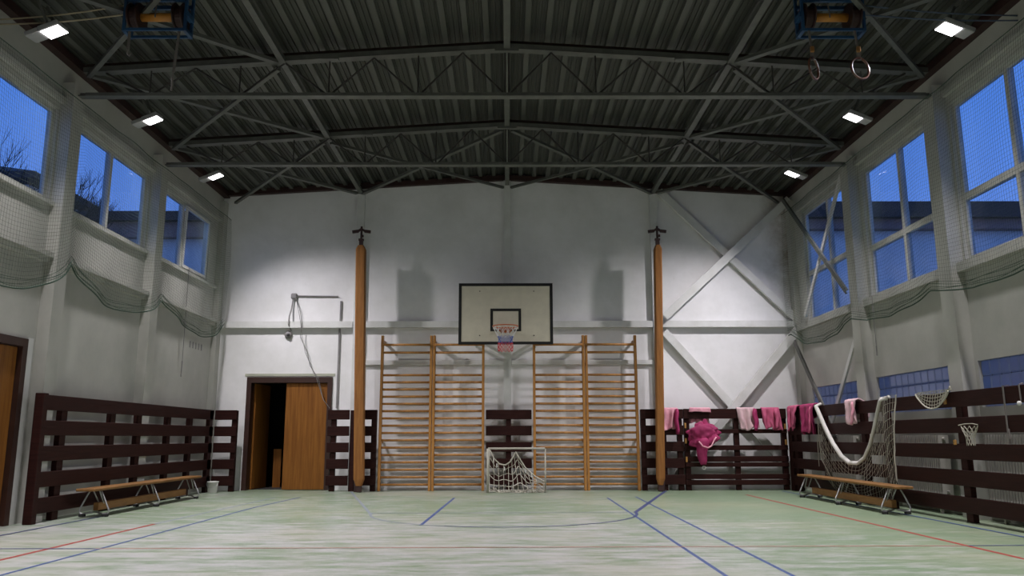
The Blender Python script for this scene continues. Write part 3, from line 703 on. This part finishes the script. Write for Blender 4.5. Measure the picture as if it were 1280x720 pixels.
# ================================================================== small goal with its fallen net
r = thing('small_goal', (.18, 15.2, 0), 'small white goal frame with fallen net, standing before the dark slats', 'goal')
GX0, GX1, GY, GZ = -.36, .70, 15.2, .80
bb = MB(); bb.tube([(GX0, GY, 0), (GX0, GY, GZ)], .03, 10); bb.build('left_post', M_goal, r, True); r.children[-1].name = 'post'
bb = MB(); bb.tube([(GX1, GY, 0), (GX1, GY, GZ)], .014, 8); bb.build('post', M_goal, r, True)
bb = MB(); bb.tube([(GX0, GY, GZ), (GX1, GY, GZ)], .021, 8); bb.build('crossbar', M_goal, r, True)
bb = MB()
for x in (GX0, GX1): bb.tube([(x, GY, .02), (x, GY + .38, .02)], .012, 6)
bb.tube([(GX0, GY + .38, .02), (GX1, GY + .38, .02)], .012, 6); bb.build('base_bar', M_goal, r)
bb = MB()
TP = [(-.33, .78), (-.25, .62), (-.15, .52), (-.04, .50), (.05, .56), (.10, .64), (.15, .74), (.22, .62), (.33, .45), (.5, .30), (.68, .20)]
def lerp(P, u):
    u = max(0, min(.9999, u)) * (len(P) - 1); k = int(u); f = u - k; return [P[k][i] * (1 - f) + P[k + 1][i] * f for i in range(len(P[0]))]
def gn(u, v):
    x, z = lerp(TP, u); zb = .02 + .015 * math.sin(u * 23); x2 = -.34 + 1.0 * u
    k = v; zz = z * (1 - k) + zb * k + .03 * math.sin(u * 19 + v * 5) * math.sin(v * math.pi)
    return (x * (1 - k) + x2 * k, GY - .05 + .1 * noise.noise(Vector((u * 4, v * 3, 1.7))), max(zz, .012))
bb.net(gn, 11, 5, .0075, 40, 12)
bb.tube([gn(k / 40, 0) for k in range(41)], .013, 6); nb = bb.build('netting', M_cream, r)
bb = MB(); random.seed(3)
for q in range(26):                                         # heap of slack cord along the floor
    x = -.42 + 1.22 * random.random(); y = GY - .10 + .2 * random.random(); pts = []
    for k in range(7):
        pts.append((x, y, .010 + .05 * random.random() * (1 if k % 2 else .3) * (1.6 if x > .35 or x < -.15 else .7))); x += random.uniform(-.07, .07); y += random.uniform(-.04, .04); x = min(.85, max(-.46, x))
    bb.tube(pts, .008, 5)
hp = bb.build('slack_cord', M_cream, r); hp['kind'] = 'stuff'
bb = MB()
for x, z in ((-.26, .62), (-.2, .53), (-.06, .47), (.33, .43), (.44, .35)): bb.tube([(x, GY - .06, z), (x + .005, GY - .06, z - .07)], .010, 6)
bb.build('net_clip', M_plastic, r)

# ================================================================== gym benches
def bench(x, y0, y1, label, flip=1):
    r = thing('gym_bench', (x, (y0 + y1) / 2, 0), label, 'bench', 'low wooden gym benches')
    one(r, 'seat', M_benchw, 'bbox', x - .12, x + .12, y0, y1, .335, .37, .008)
    one(r, 'balance_beam', M_benchw, 'bbox', x - .035, x + .035, y0 + .32, y1 - .42, .075, .175, .006)
    for yy in (y0 + .28, (y0 + y1) / 2, y1 - .28):
        for s in (-1, 1):
            bb = MB()
            pts = [(x + s * .07, yy, .335), (x + s * .10, yy, .28), (x + s * .185, yy, .10), (x + s * .195, yy, .065), (x + s * .175, yy, .04), (x + s * .13, yy, .035), (x + s * .02, yy, .06)]
            bb.tube(pts, .0105, 8); lg = bb.build('leg', M_tubem, r, True)
            bb = MB(); bb.tube([(x + s * .04, yy + .02, .335), (x + s * .03, yy + .18, .15)], .009, 6); bb.build('strut', M_tubem, lg, True)
            bb = MB(); bb.bbox(x + s * .15 - .035, x + s * .15 + .035, yy - .03, yy + .03, 0, .038, .006); bb.build('foot', M_rubber, lg)
    return r
bench(-5.40, 10.55, 14.2, 'low wooden gym bench before the dark left barrier, near white bucket')
bench(5.10, 10.55, 14.1, 'low wooden gym bench along right barrier, under the hanging white-banded net')

# ================================================================== bucket
r = thing('bucket', (-5.50, 15.38, 0), 'small white plastic bucket on floor in the left corner', 'bucket')
bb = MB(); bb.lathe([(.078, 0), (.082, .01), (.098, .19), (.106, .192), (.106, .21), (.098, .212), (.090, .205), (.074, .02)], (-5.50, 15.38, 0), 28); bb.build('tub', M_plastic, r, True)
bb = MB(); bb.tube([(-5.50 - .105 * math.cos(a), 15.38 - .03 - .06 * math.sin(a), .185 - .085 * math.sin(a)) for a in [math.pi * k / 14 for k in range(15)]], .004, 6); bb.build('handle', M_tubem, r)

# ================================================================== protective nets over the side windows
def ip(P, y):
    if y <= P[0][0]: return P[0][1]
    for (a, c), (d, e) in zip(P, P[1:]):
        if a <= y <= d: f = (y - a) / (d - a); return c + (e - c) * f
    return P[-1][1]
HL = [(6.8, 2.82)]
for y0, y1, zl, sk in ((7.4, 10.12, 2.68, 1.0), (10.12, 12.88, 2.82, .95), (12.88, 15.72, 2.84, 1.25)):
    for k in range(0, 17):
        u = k / 16; HL.append((y0 + (y1 - y0) * u, 3.2 - (3.2 - zl) * math.sin(math.pi * u ** sk) ** .75))
HR = [(6.8, 2.8), (7.6, 2.86), (8.6, 2.76), (9.4, 2.76), (10.3, 2.88), (10.9, 2.78), (11.6, 2.73), (12.3, 2.77), (12.88, 2.9), (13.2, 2.84), (13.5, 2.72), (14.0, 2.66), (14.4, 2.68), (14.8, 2.70), (15.1, 2.76), (15.6, 2.98)]
def safety_net(side, hem, top, label):
    r = thing('safety_net', (side * 5.62, 11, 2.8), label, 'net', 'green protective nets over the windows')
    Y0, Y1 = 7.0, 15.75
    def PN(u, v):
        y = Y0 + (Y1 - Y0) * u; zb = ip(hem, y); z = top + (zb - top) * v
        wv = .022 * math.sin(y * 7 + v * 2.0) * v + .03 * noise.noise(Vector((y * 1.6, z * .9, side)))
        return (side * (5.60 - .03 * math.sin(math.pi * v)) + wv, y, z + .03 * noise.noise(Vector((y * 1.1, z * 1.3, side + 7))))
    bb = MB(); bb.net(PN, 205, 54, .0015, 110, 26); n = bb.build('netting', M_gnet, r)
    bb = MB(); bb.tube([PN(k / 100, 0) for k in range(101)], .006, 6); bb.build('top_rope', M_grope, r)
    bb = MB(); bb.tube([PN(k / 140, 1) for k in range(141)], .009, 6)
    for dz, dx in ((.03, .02), (.055, -.015), (.085, .02), (.11, -.01)):   # slack bunched above the hem
        bb.tube([Vector(PN(k / 140, 1)) + Vector((-side * dx, 0, dz + .012 * math.sin(k * .3 + dz * 50))) for k in range(141)], .0035, 4)
    bb.build('hem_rope', M_grope, r)
    return r, PN
safety_net(-1, HL, 5.36, 'green safety net hung over the left wall windows, hem in loops')
safety_net(1, HR, 5.45, 'green safety net hung over the right wall windows, wavy low hem')

# ================================================================== jackets on the barriers
def jacket(c, w, front, back, m, label, along='x', n_in=-1, sleeve=None, seed=1, ms=None, top=1.54, th=.035, lean=0.0):
    """garment folded over a rail; c = (x, y) of the rail's middle line, along the rail's direction"""
    r = thing('jacket', (c[0], c[1], top), label, 'jacket', 'pink jackets on the barriers')
    ax = Vector((1, 0, 0)) if along == 'x' else Vector((0, 1, 0)); out = (Vector((0, -1, 0)) if along == 'x' else Vector((-1, 0, 0)))
    base = Vector((c[0], c[1], top)); L = front + back + .1
    def PJ(u, v):
        s = v * L; d = s - back                      # negative = behind the rail
        if d < 0: o = -th - .012; z = d
        elif d > .1: o = th + .012; z = -(d - .1)
        else: a = math.pi * d / .1; o = -(th + .012) * math.cos(a); z = .025 * math.sin(a)
        hang = max(0, -z); nn = noise.noise(Vector((u * 4 + seed, v * 3, seed * 1.3))); n2 = noise.noise(Vector((u * 9 + seed * 2, v * 6, seed)))
        fold = (.028 * math.sin(u * 15 + seed + v * 3) + .03 * nn + .018 * n2) * min(1, hang * 5 + .25)
        o += (fold + .035 * hang) * (1 if d > 0 else -1) + (.02 if d > 0 else -.02)
        uu = (u - .5) * w * (1 + .10 * math.sin(v * 5 + seed) - .10 * hang) + .05 * nn * hang * 3 + lean * hang
        zz = z + (.05 * nn + .03 * math.sin(u * 6 + seed * 3)) * min(1, hang * 4)
        return base + ax * uu + out * o + Vector((0, 0, zz))
    bb = MB(); bb.grid(PJ, 22, 30); o = bb.build('body', m, r, True)
    so = o.modifiers.new('thick', 'SOLIDIFY'); so.thickness = .022; so.offset = 1
    if sleeve:
        du, length, msl = sleeve; p0 = PJ(.5 + du, (back + .1 + front * .04) / L) + out * .02
        pts = [p0 + Vector((0, 0, -(length + .12) * k / 8)) + ax * (.012 * math.sin(k + seed)) + out * (.006 * k + .008 * math.sin(k * 1.7)) for k in range(9)]
        bb = MB(); bb.tube(pts, [.03, .04, .044, .042, .04, .038, .036, .034, .03], 10, flat=1.7 if along == 'x' else .6); bb.build('sleeve', msl, r, True)
    if ms:
        bb = MB(); v0 = (back + .1 + front * .93) / L
        def PC(u, v): p = PJ(u, v0 + (1 - v0) * v); return p + out * (.028)
        bb.grid(PC, 22, 3); o2 = bb.build('hem_band', ms, r, True)
    return r
JY = YS + .0175
jacket((3.10, JY), .38, .38, .25, M_pinkl, 'pale pink jacket folded over rail, next to right wooden post', seed=1, sleeve=(.42, .34, M_hot))
r = jacket((3.72, JY), .40, .0 + .06, .30, M_pinkl, 'small pink jacket bundled on rail top, above the magenta one', seed=2)
jacket((4.60, JY), .36, .38, .25, M_whitepink, 'blush pink jacket on rail with magenta sleeve hanging beside it', seed=3, sleeve=(.52, .28, M_hot), lean=.18)
jacket((5.08, JY), .34, .40, .25, M_pink, 'rose pink jacket folded over rail, right of the blush one', seed=4, sleeve=(.30, .25, M_pink), lean=.1)
XS = 5.42 + .0175
jacket((XS, 15.22), .42, .38, .2, M_pink, 'rose pink jacket over side rail at the barrier corner', along='y', seed=5, sleeve=(.25, .3, M_pink))
jacket((XS, 14.45), .62, .46, .2, M_hot, 'deep rose jacket over side rail, beside the white net band', along='y', seed=6, sleeve=(-.3, .34, M_pink))
jacket((XS, 12.62), .40, .33, .28, M_whitepink, 'whitish pink jacket over side rail, inside the white net loop', along='y', seed=7, sleeve=(-.35, .22, M_pinkl))
# the crumpled magenta jacket hung on the thin rail, one sleeve dangling
r = thing('jacket', (3.77, YS - .1, .45), 'crumpled magenta jacket hung on thin rail, sleeve dangling down', 'jacket', 'pink jackets on the barriers')
bb = MB(); cx, cz = 3.76, 1.06
def PB(u, v):
    a = 2 * math.pi * u; b_ = math.pi * (v - .5); n1 = noise.noise(Vector((math.cos(a) * 1.6, math.sin(a) * 1.6, v * 4.0))) * .5 + noise.noise(Vector((math.cos(a) * 4, math.sin(a) * 4, v * 9))) * .42
    rr = 1 + n1 * .95; sx = .275 * (1 - .25 * math.sin(b_)); 
    return Vector((cx + sx * math.cos(a) * math.cos(b_) * rr, YS - .085 + .10 * math.sin(a) * math.cos(b_) * (rr * .8), cz + .22 * math.sin(b_) * (1 + .3 * n1) + .03 * math.cos(a * 3)))
bb.grid(PB, 48, 32); bb.build('body', M_hot, r, True)
bb = MB(); pts = [Vector((3.72 + .012 * math.sin(k), YS - .10, .98 - k * .062)) for k in range(9)]
bb.tube(pts, [.10, .125, .12, .11, .105, .098, .09, .075, .055], 14); bb.build('sleeve', M_hot, r, True)
bb = MB(); bb.tube([(3.64, YS - .19, .92), (3.70, YS - .235, .83), (3.80, YS - .23, .80), (3.88, YS - .2, .84), (3.93, YS - .19, .94), (3.98, YS - .17, 1.0)], .015, 8); bb.build('trim_band', M_pinkl, r, True)
bb = MB(); bb.tube([(3.735 + .03 * math.cos(a), YS - .10, .455 - .03 + .03 * math.sin(a)) for a in [2 * math.pi * k / 16 for k in range(16)]], .008, 6, closed=True); bb.build('cuff_ring', M_wcord, r)
bb = MB(); bb.tube([(cx - .05, YS - .06, cz + .17), (cx - .03, YS - .04, cz + .20), (cx, YS + .0, 1.19), (cx + .03, YS + .06, 1.15)], .035, 8); bb.build('hood', M_hot, r, True)

# ================================================================== net with white band over the right barrier
XN = 5.36
r = thing('volleyball_net', (XN, 12.7, 0), 'cream net with thick white band looped over the right barrier', 'net')
band = [(14.0, 1.56), (13.85, 1.40), (13.62, 1.15), (13.35, .90), (13.05, .70), (12.75, .60), (12.45, .60), (12.2, .69), (11.98, .88), (11.8, 1.12), (11.65, 1.35), (11.55, 1.49), (11.47, 1.56)]
bs = []
for k in range(49): y, z = lerp(band, k / 48); bs.append((XN - .02 + (.10 if z > 1.53 else 0), y, z))
bb = MB(); bb.tube(bs, .036, 10, flat=.75); bb.build('top_band', M_tape, r, True)
TN = band + [(11.3, 1.57), (11.1, 1.565)]
BN = [(13.72, .30), (13.35, .12), (12.9, .06), (12.3, .05), (11.8, .06), (11.45, .12), (11.28, .40)]
def PV(u, v):
    y0, z0 = lerp(TN, u); y1, z1 = lerp(BN, u); w = v
    return Vector((XN + .0 + .018 * noise.noise(Vector((u * 9, v * 6, 3))) - .03 * math.sin(math.pi * v), y0 * (1 - w) + y1 * w, z0 * (1 - w) + z1 * w - .05 * math.sin(math.pi * v) * math.sin(math.pi * u)))
bb = MB(); bb.net(PV, 32, 12, .003, 60, 20); bb.build('netting', M_cream, r)
bb = MB(); bb.tube([PV(1, k / 20) for k in range(21)], .010, 6); bb.tube([(XN - .01, 13.95, 1.30), (XN - .015, 13.93, .9), (XN - .01, 13.9, .62), (XN, 13.7, .45), (XN, 13.5, .2)], .010, 6); bb.tube([(XN, 14.05, 1.0), (XN, 14.06, .5)], .006, 6); bb.build('side_cord', M_cream, r)

r = thing('spare_net', (5.38, 10.2, 1.35), 'small cream net draped over top rail of the right barrier', 'net')
def PS(u, v):
    y = 10.56 - .80 * u; zt = 1.565; zb = 1.545 - .20 * math.sin(math.pi * min(1, u * 1.0)) ** .8
    return Vector((5.395 - .02 * math.sin(math.pi * v * .5) + .006 * noise.noise(Vector((u * 5, v * 5, 0))), y + .04 * (v - .5), zt + (zb - zt) * v))
bb = MB(); bb.net(PS, 13, 5, .0055, 24, 6); bb.build('netting', M_cream, r)
bb = MB(); bb.tube([PS(k / 24, 1) - Vector((.008, 0, 0)) for k in range(25)], .010, 6); bb.build('edge_cord', M_cream, r)
bb = MB()
for q in range(7): bb.tube([(5.385 + .02 * random.random(), 9.98 - .035 * k + .02 * random.random(), 1.44 + .022 * k + .03 * random.random()) for k in range(7)], .008, 5)
bb.build('gathered_end', M_cream, r)

r = thing('basket_net', (5.38, 9.4, .9), 'old white basket net hanging over the right barrier slat', 'net')
bb = MB()
def rb(z): return .075 + .10 * max(0, (z - .98) / .14)
for k in range(10):
    for sg in (-1, 1): bb.tube([(5.375 + .25 * .12 * math.sin(2 * math.pi * (k + sg * .5 * (q % 2)) / 10), 9.42 + rb(1.12 - .045 * q) * math.cos(2 * math.pi * (k + sg * .5 * (q % 2)) / 10), 1.12 - .045 * q) for q in range(6)], .0035, 4, False)
bb.build('netting', M_cream, r)
bb = MB(); bb.tube([(5.36, 9.62, 1.13), (5.37, 9.5, 1.145), (5.37, 9.34, 1.145), (5.36, 9.22, 1.13)], .005, 6); bb.build('top_cord', M_cream, r)

r = thing('strap', (5.39, 8.75, .93), 'grey strap hanging long down the right barrier', 'strap')
bb = MB(); bb.bar((5.405, 8.75, .95), (5.405, 8.75, 1.545), .022, .008, up=(1, 0, 0)); bb.bar((5.405, 8.75, 1.54), (5.47, 8.75, 1.548), .022, .008); bb.build('webbing', M_strap, r)
bb = MB(); bb.box(5.39, 5.415, 8.725, 8.775, .92, 1.02); bb.tube([(5.40, 8.72, 1.08), (5.40, 8.715, .97)], .008, 6); bb.build('buckle', M_strap, r)
r = thing('pull_cord', (5.39, 8.47, 1.38), 'short cord with round knob at the barrier top rail', 'cord')
bb = MB(); bb.tube([(5.45, 8.47, 1.55), (5.405, 8.47, 1.54), (5.405, 8.465, 1.37)], .008, 6); bb.build('cord', M_strap, r)
bb = MB(); bb.lathe([(.008, .0), (.02, .01), (.024, .025), (.018, .045), (.008, .05)], (5.385, 8.465, 1.315), 12); bb.build('knob', M_wcord, r, True)

# radiators behind the right barrier
for k, (y0, y1, lab) in enumerate(((8.3, 9.75, 'pale ribbed radiator behind the right barrier, nearest one'), (10.75, 12.3, 'pale ribbed radiator behind the right barrier, middle one'), (13.4, 14.9, 'pale ribbed radiator behind the right barrier, by the corner'))):
    r = thing('radiator', (5.78, (y0 + y1) / 2, .2), lab, 'radiator', 'radiators behind the barrier')
    bb = MB(); n = int((y1 - y0) / .055)
    for q in range(n): bb.box(5.70, 5.84, y0 + q * .055, y0 + q * .055 + .036, .24, 1.02)
    bb.build('fins', M_rad, r)
    bb = MB(); bb.tube([(5.77, y0 - .06, .29), (5.77, y1 + .06, .29)], .022, 8); bb.tube([(5.77, y0 - .06, .97), (5.77, y1 + .06, .97)], .022, 8)
    for yy in (y0 + .2, y1 - .2): bb.box(5.75, 5.79, yy - .02, yy + .02, 0, .26)
    bb.build('pipe', M_rad, r)

# ================================================================== rope hoists below the roof
def hoist(x0, x1, label, rope_m, side, rings):
    Y, zb, zt = 8.6, 5.60, 6.03
    r = thing('rope_hoist', ((x0 + x1) / 2, Y, zb), label, 'hoist', 'blue-framed rope hoists under the roof')
    bb = MB()
    for y in (Y - .09, Y + .09):
        bb.bar((x0, y, zb + .02), (x1, y, zb + .02), .022, .032)
        for x in (x0, x1): bb.bar((x, y, zb), (x, y, zdeck(x) - .055), .03, .035, up=(0, 1, 0))
        bb.bar((x0, y, zt - .04), (x1, y, zt - .04), .035, .045)
    for x in (x0, x1): bb.bar((x, Y - .09, zb + .02), (x, Y + .09, zb + .02), .04, .04); bb.bar((x, Y - .09, 5.82), (x, Y + .09, 5.82), .05, .06)
    bb.build('frame', M_blue, r)
    for a, c in ((x0 + .03, x0 + .05), (x0 + .13, x0 + .15), (x1 - .15, x1 - .13), (x1 - .05, x1 - .03)):
        bb = MB(); bb.lathe([(.155, a), (.160, a + .004), (.160, c - .004), (.155, c)], (0, Y, 5.82), 28, 'X'); bb.build('flange', M_drum, r)
    for a, c in ((x0 + .05, x0 + .13), (x1 - .13, x1 - .05)):
        bb = MB(); bb.lathe([(.12, a), (.12, c)], (0, Y, 5.82), 24, 'X'); bb.build('spool', M_rust, r)
    bb = MB(); bb.lathe([(.05, x0 + .15), (.05, x1 - .15)], (0, Y, 5.82), 18, 'X'); bb.build('axle', M_axle, r, True)
    bb = MB(); bb.tube([((x0 + x1) / 2 - .02, Y - .06, 5.79), ((x0 + x1) / 2 - .02, Y - .05, 5.89), ((x0 + x1) / 2 - .03, Y, 6.1)], .008, 6); bb.build('stay', M_strap, r)
    bb = MB()
    xs = x0 if side < 0 else x1; xe = side * 5.9
    for za, zc in ((5.97, 5.78), (5.85, 5.72)):
        bb.tube([(xs + (xe - xs) * k / 12, Y - .02 + (0 if side < 0 else -.1) * k / 12, za + (zc - za) * k / 12 - .03 * math.sin(math.pi * k / 12)) for k in range(13)], .010, 6)
    bb.build('rope', rope_m, r)
    return r
M_ropec = mat('cream_rope', (.42, .36, .24), (.32, .27, .18), rough=.8)
M_ropeb = mat('blue_grey_rope', (.09, .115, .17), (.06, .08, .12), rough=.8)
hl = hoist(-4.40, -3.70, 'blue-framed rope hoist over the left side, straps without rings', M_ropec, -1, False)
bb = MB(); bb.bar((-4.35, 8.55, 5.62), (-4.34, 8.53, 5.38), .03, .008, up=(0, 1, 0)); bb.tube([(-4.34, 8.53, 5.38), (-4.345, 8.53, 5.33), (-4.32, 8.53, 5.30), (-4.305, 8.53, 5.33)], .008, 6); bb.build('strap', M_strap, hl)
bb = MB(); bb.bar((-3.78, 8.55, 5.62), (-3.80, 8.53, 5.10), .03, .008, up=(0, 1, 0)); bb.bar((-3.80, 8.53, 5.10), (-3.81, 8.53, 5.02), .012, .008, up=(0, 1, 0)); bb.tube([(-3.81, 8.53, 5.04), (-3.80, 8.53, 4.95), (-3.81, 8.53, 4.88)], .014, 6); bb.build('strap', M_strap, hl)
hr = hoist(3.42, 4.13, 'blue-framed rope hoist over the right side, with gymnastic rings', M_ropeb, 1, True)
for nm, (x, zr, rot, ztop_) in {'a': (3.50, 5.13, .8, 5.60), 'b': (4.03, 5.13, .35, 5.60)}.items():
    r = thing('gymnastic_ring', (x, 8.49, zr - .12), 'brown gymnastic ring on its strap, ' + ('left one of the two' if nm == 'a' else 'right one of the two'), 'ring', 'gymnastic rings under the hoist')
    dx = Vector((math.cos(rot), math.sin(rot), 0))
    bb = MB(); bb.tube([Vector((x, 8.49, zr)) + dx * (.125 * math.cos(a)) + Vector((0, 0, .125 * math.sin(a))) for a in [2 * math.pi * k / 32 for k in range(32)]], .014, 10, closed=True); bb.build('hoop', M_ring, r, True)
    bb = MB(); bb.bar((x, 8.49, zr + .10), (x - .01, 8.485, zr + .20), .045, .012, up=(0, 1, 0)); bb.bar((x - .01, 8.485, zr + .20), (x - .02, 8.505, zr + .50), .026, .008, up=(0, 1, 0)); bb.build('strap', M_strap, r)
    bb = MB(); bb.bbox(x - .03, x + .012, 8.455, 8.49, zr + .19, zr + .26, .005); bb.build('buckle', M_brass, r)

# ================================================================== fittings and cables on the end wall
Yw = YB - .02
r = thing('junction_box', (-4.33, YB, 3.84), 'open junction box with conduit and loose cables, high on end wall', 'junction box')
bb = MB(); bb.bbox(-4.40, -4.28, YB - .07, YB - .001, 3.78, 3.90, .02); bb.build('box', M_box, r)
bb = MB(); bb.tube([(-4.28, Yw, 3.845), (-3.45, Yw, 3.835)], .016, 8); bb.build('conduit', M_wire, r)
bb = MB(); bb.tube([(-4.35, YB - .05, 3.79), (-4.37, YB - .05, 3.6), (-4.39, YB - .13, 3.42), (-4.40, YB - .13, 3.25), (-4.36, YB - .05, 3.13)], .014, 8); bb.build('cable', M_box, r)
bb = MB()
for d in (0, .035): bb.tube([(-4.30, YB - .05, 3.82), (-4.22 + d, YB - .06, 3.5), (-4.15 + d * .6, YB - .14, 3.25), (-4.12 - d, YB - .12, 3.0), (-4.05 + d, YB - .09, 2.7), (-3.93 - d * .5, YB - .07, 2.42), (-3.8 + d, YB - .06, 2.16), (-3.66, YB - .05, 1.75), (-3.52, YB - .06, 1.58)], .0055, 6)
bb.build('loose_wire', M_wire, r)
r = tag(one(None, 'cable_duct', M_wire, 'box', -3.41, -3.375, YB - .03, YB - .001, 1.58, 3.18), 'thin vertical cable duct on end wall below the beam', 'duct')
r = tag(one(None, 'cable_duct', M_wire, 'box', -3.40, -3.365, YB - .03, YB - .001, 3.33, 3.74), 'short vertical cable duct on end wall above the beam', 'duct')
r = thing('wall_socket', (-4.42, YB, 3.05), 'small round grey fitting on end wall over the brown door', 'fitting')
bb = MB(); bb.lathe([(.075, 0), (.08, -.03), (.055, -.06), (.02, -.065)], (-4.42, YB - .001, 3.05), 16, 'Y'); bb.build('body', M_box, r, True)
bb = MB(); bb.lathe([(.03, -.066), (.032, -.08), (.02, -.085)], (-4.41, YB - .001, 3.045), 12, 'Y'); bb.build('cap', M_black, r)

# vent slots, window cords
r = thing('wall_vent', (-5.9, 15.1, 2.72), 'row of five small slots in the left wall near the corner', 'vent')
for k in range(5): one(r, 'slot', M_box, 'box', -5.90, -5.893, 14.82 + k * .14, 14.86 + k * .14, 2.66, 2.78)
r = thing('window_cord', (-5.56, 14.3, 2.05), 'thin cord hanging from the far left window, dark grip', 'cord', 'window cords')
bb = MB(); bb.tube([(-5.80, 14.3, 4.05), (-5.80, 14.3, 2.35)], .006, 5); bb.build('cord', M_wire, r); bb = MB(); bb.tube([(-5.80, 14.3, 2.36), (-5.80, 14.29, 2.08)], .011, 6); bb.tube([(-5.80, 14.3, 3.07), (-5.80, 14.3, 2.98)], .025, 8); bb.build('grip', M_wire, r)
r = thing('window_cord', (5.78, 12.5, 2.2), 'thin cord hanging below the middle right window', 'cord', 'window cords')
bb = MB(); bb.tube([(5.80, 12.5, 3.2), (5.80, 12.5, 2.4)], .006, 5); bb.build('cord', M_wire, r); bb = MB(); bb.tube([(5.80, 12.5, 2.4), (5.80, 12.5, 2.25)], .010, 6); bb.build('grip', M_wire, r)

# ================================================================== outdoors
b = MB(); b.box(-90, 90, -30, 110, -1.2, -.9); o = struct(b.build('ground', M_grnd))
def building(x0, x1, y, z, band, fas, label, dep=10):
    r = thing('neighbour_building', ((x0 + x1) / 2, y, -.9), label, 'building')
    one(r, 'wall', M_extw, 'box', x0, x1, y, y + dep, -.9, z - band - fas)
    one(r, 'roof', M_extr, 'box', x0 - .3, x1 + .3, y - .6, y + dep + .5, z - band, z)
    one(r, 'fascia', M_extb, 'box', x0 - .1, x1 + .1, y - .35, y + dep, z - band - fas, z - band)
    return r
building(-16.6, -7.5, 30, 9.5, .36, .6, 'pale building with dark flat roof edge, outside the left windows')
building(8.5, 34, 27, 8.95, .55, .35, 'pale building with dark flat roof edge, outside the right windows')
r = thing('neighbour_house', (-27, 34, -.9), 'dark hip-roofed house outside, seen through the nearest left window', 'house')
one(r, 'wall', M_extw, 'box', -35, -21.4, 34.5, 42, -.9, 12.2)
bb = MB(); hx0, hx1, hy0, hy1, hz = -36, -20.6, 33.5, 43, 12.5
bb.v = [(hx0, hy0, hz), (hx1, hy0, hz), (hx1, hy1, hz), (hx0, hy1, hz), (hx0 + 6, 38, hz + 2.0), (hx1 - 6, 38, hz + 2.0), (hx0, hy0, hz - .3), (hx1, hy0, hz - .3), (hx1, hy1, hz - .3), (hx0, hy1, hz - .3)]
bb.f = [(0, 1, 5, 4), (1, 2, 5), (2, 3, 4, 5), (3, 0, 4), (6, 9, 8, 7), (6, 7, 1, 0), (7, 8, 2, 1), (8, 9, 3, 2), (9, 6, 0, 3)]; bb.build('roof', M_extr, r)
bb = MB()
def PH(u, v): x = -95 + 75 * u; y = 48 + 50 * v; return (x, y, -2 + 27 * math.sin(math.pi * (.15 + .85 * v) * .6) * max(0, 1 - ((u - .25) / .72) ** 2) + 1.6 * noise.noise(Vector((x * .12, y * .12, 0))) + .8 * noise.noise(Vector((x * .4, y * .4, 2))))
bb.grid(PH, 60, 30); o = struct(bb.build('hill', M_hill)); 
def bare_tree(x, y, z, h, label, seed):
    random.seed(seed); r = thing('bare_tree', (x, y, z), label, 'tree', 'bare trees beyond the left windows')
    tr, tw = MB(), MB()
    def grow(p, d, L, rad, lev, mb):
        q = p + d * L; mb.tube([p, (p + q) / 2 + Vector((random.uniform(-1, 1), random.uniform(-1, 1), 0)) * L * .05, q], [rad, rad * .85, rad * .65], 5, False)
        if lev == 0: return
        for _ in range(3 if lev > 1 else 4):
            nd = (d + Vector((random.uniform(-.6, .6), random.uniform(-.6, .6), random.uniform(-.1, .7)))).normalized()
            grow(q, nd, L * random.uniform(.6, .8), rad * .55, lev - 1, tw)
    grow(Vector((x, y, z)), Vector((0, 0, 1)), h * .3, h * .018, 6, tr)
    tr.build('trunk', M_bark, r); t2 = tw.build('branches', M_bark, r); t2['kind'] = 'stuff'
bare_tree(-16.2, 25, -.9, 11.2, 'bare dark tree outside, seen through the nearest left window', 11)
bare_tree(-26.2, 49, -.9, 17.5, 'bare dark tree outside, low in the middle left window', 12)
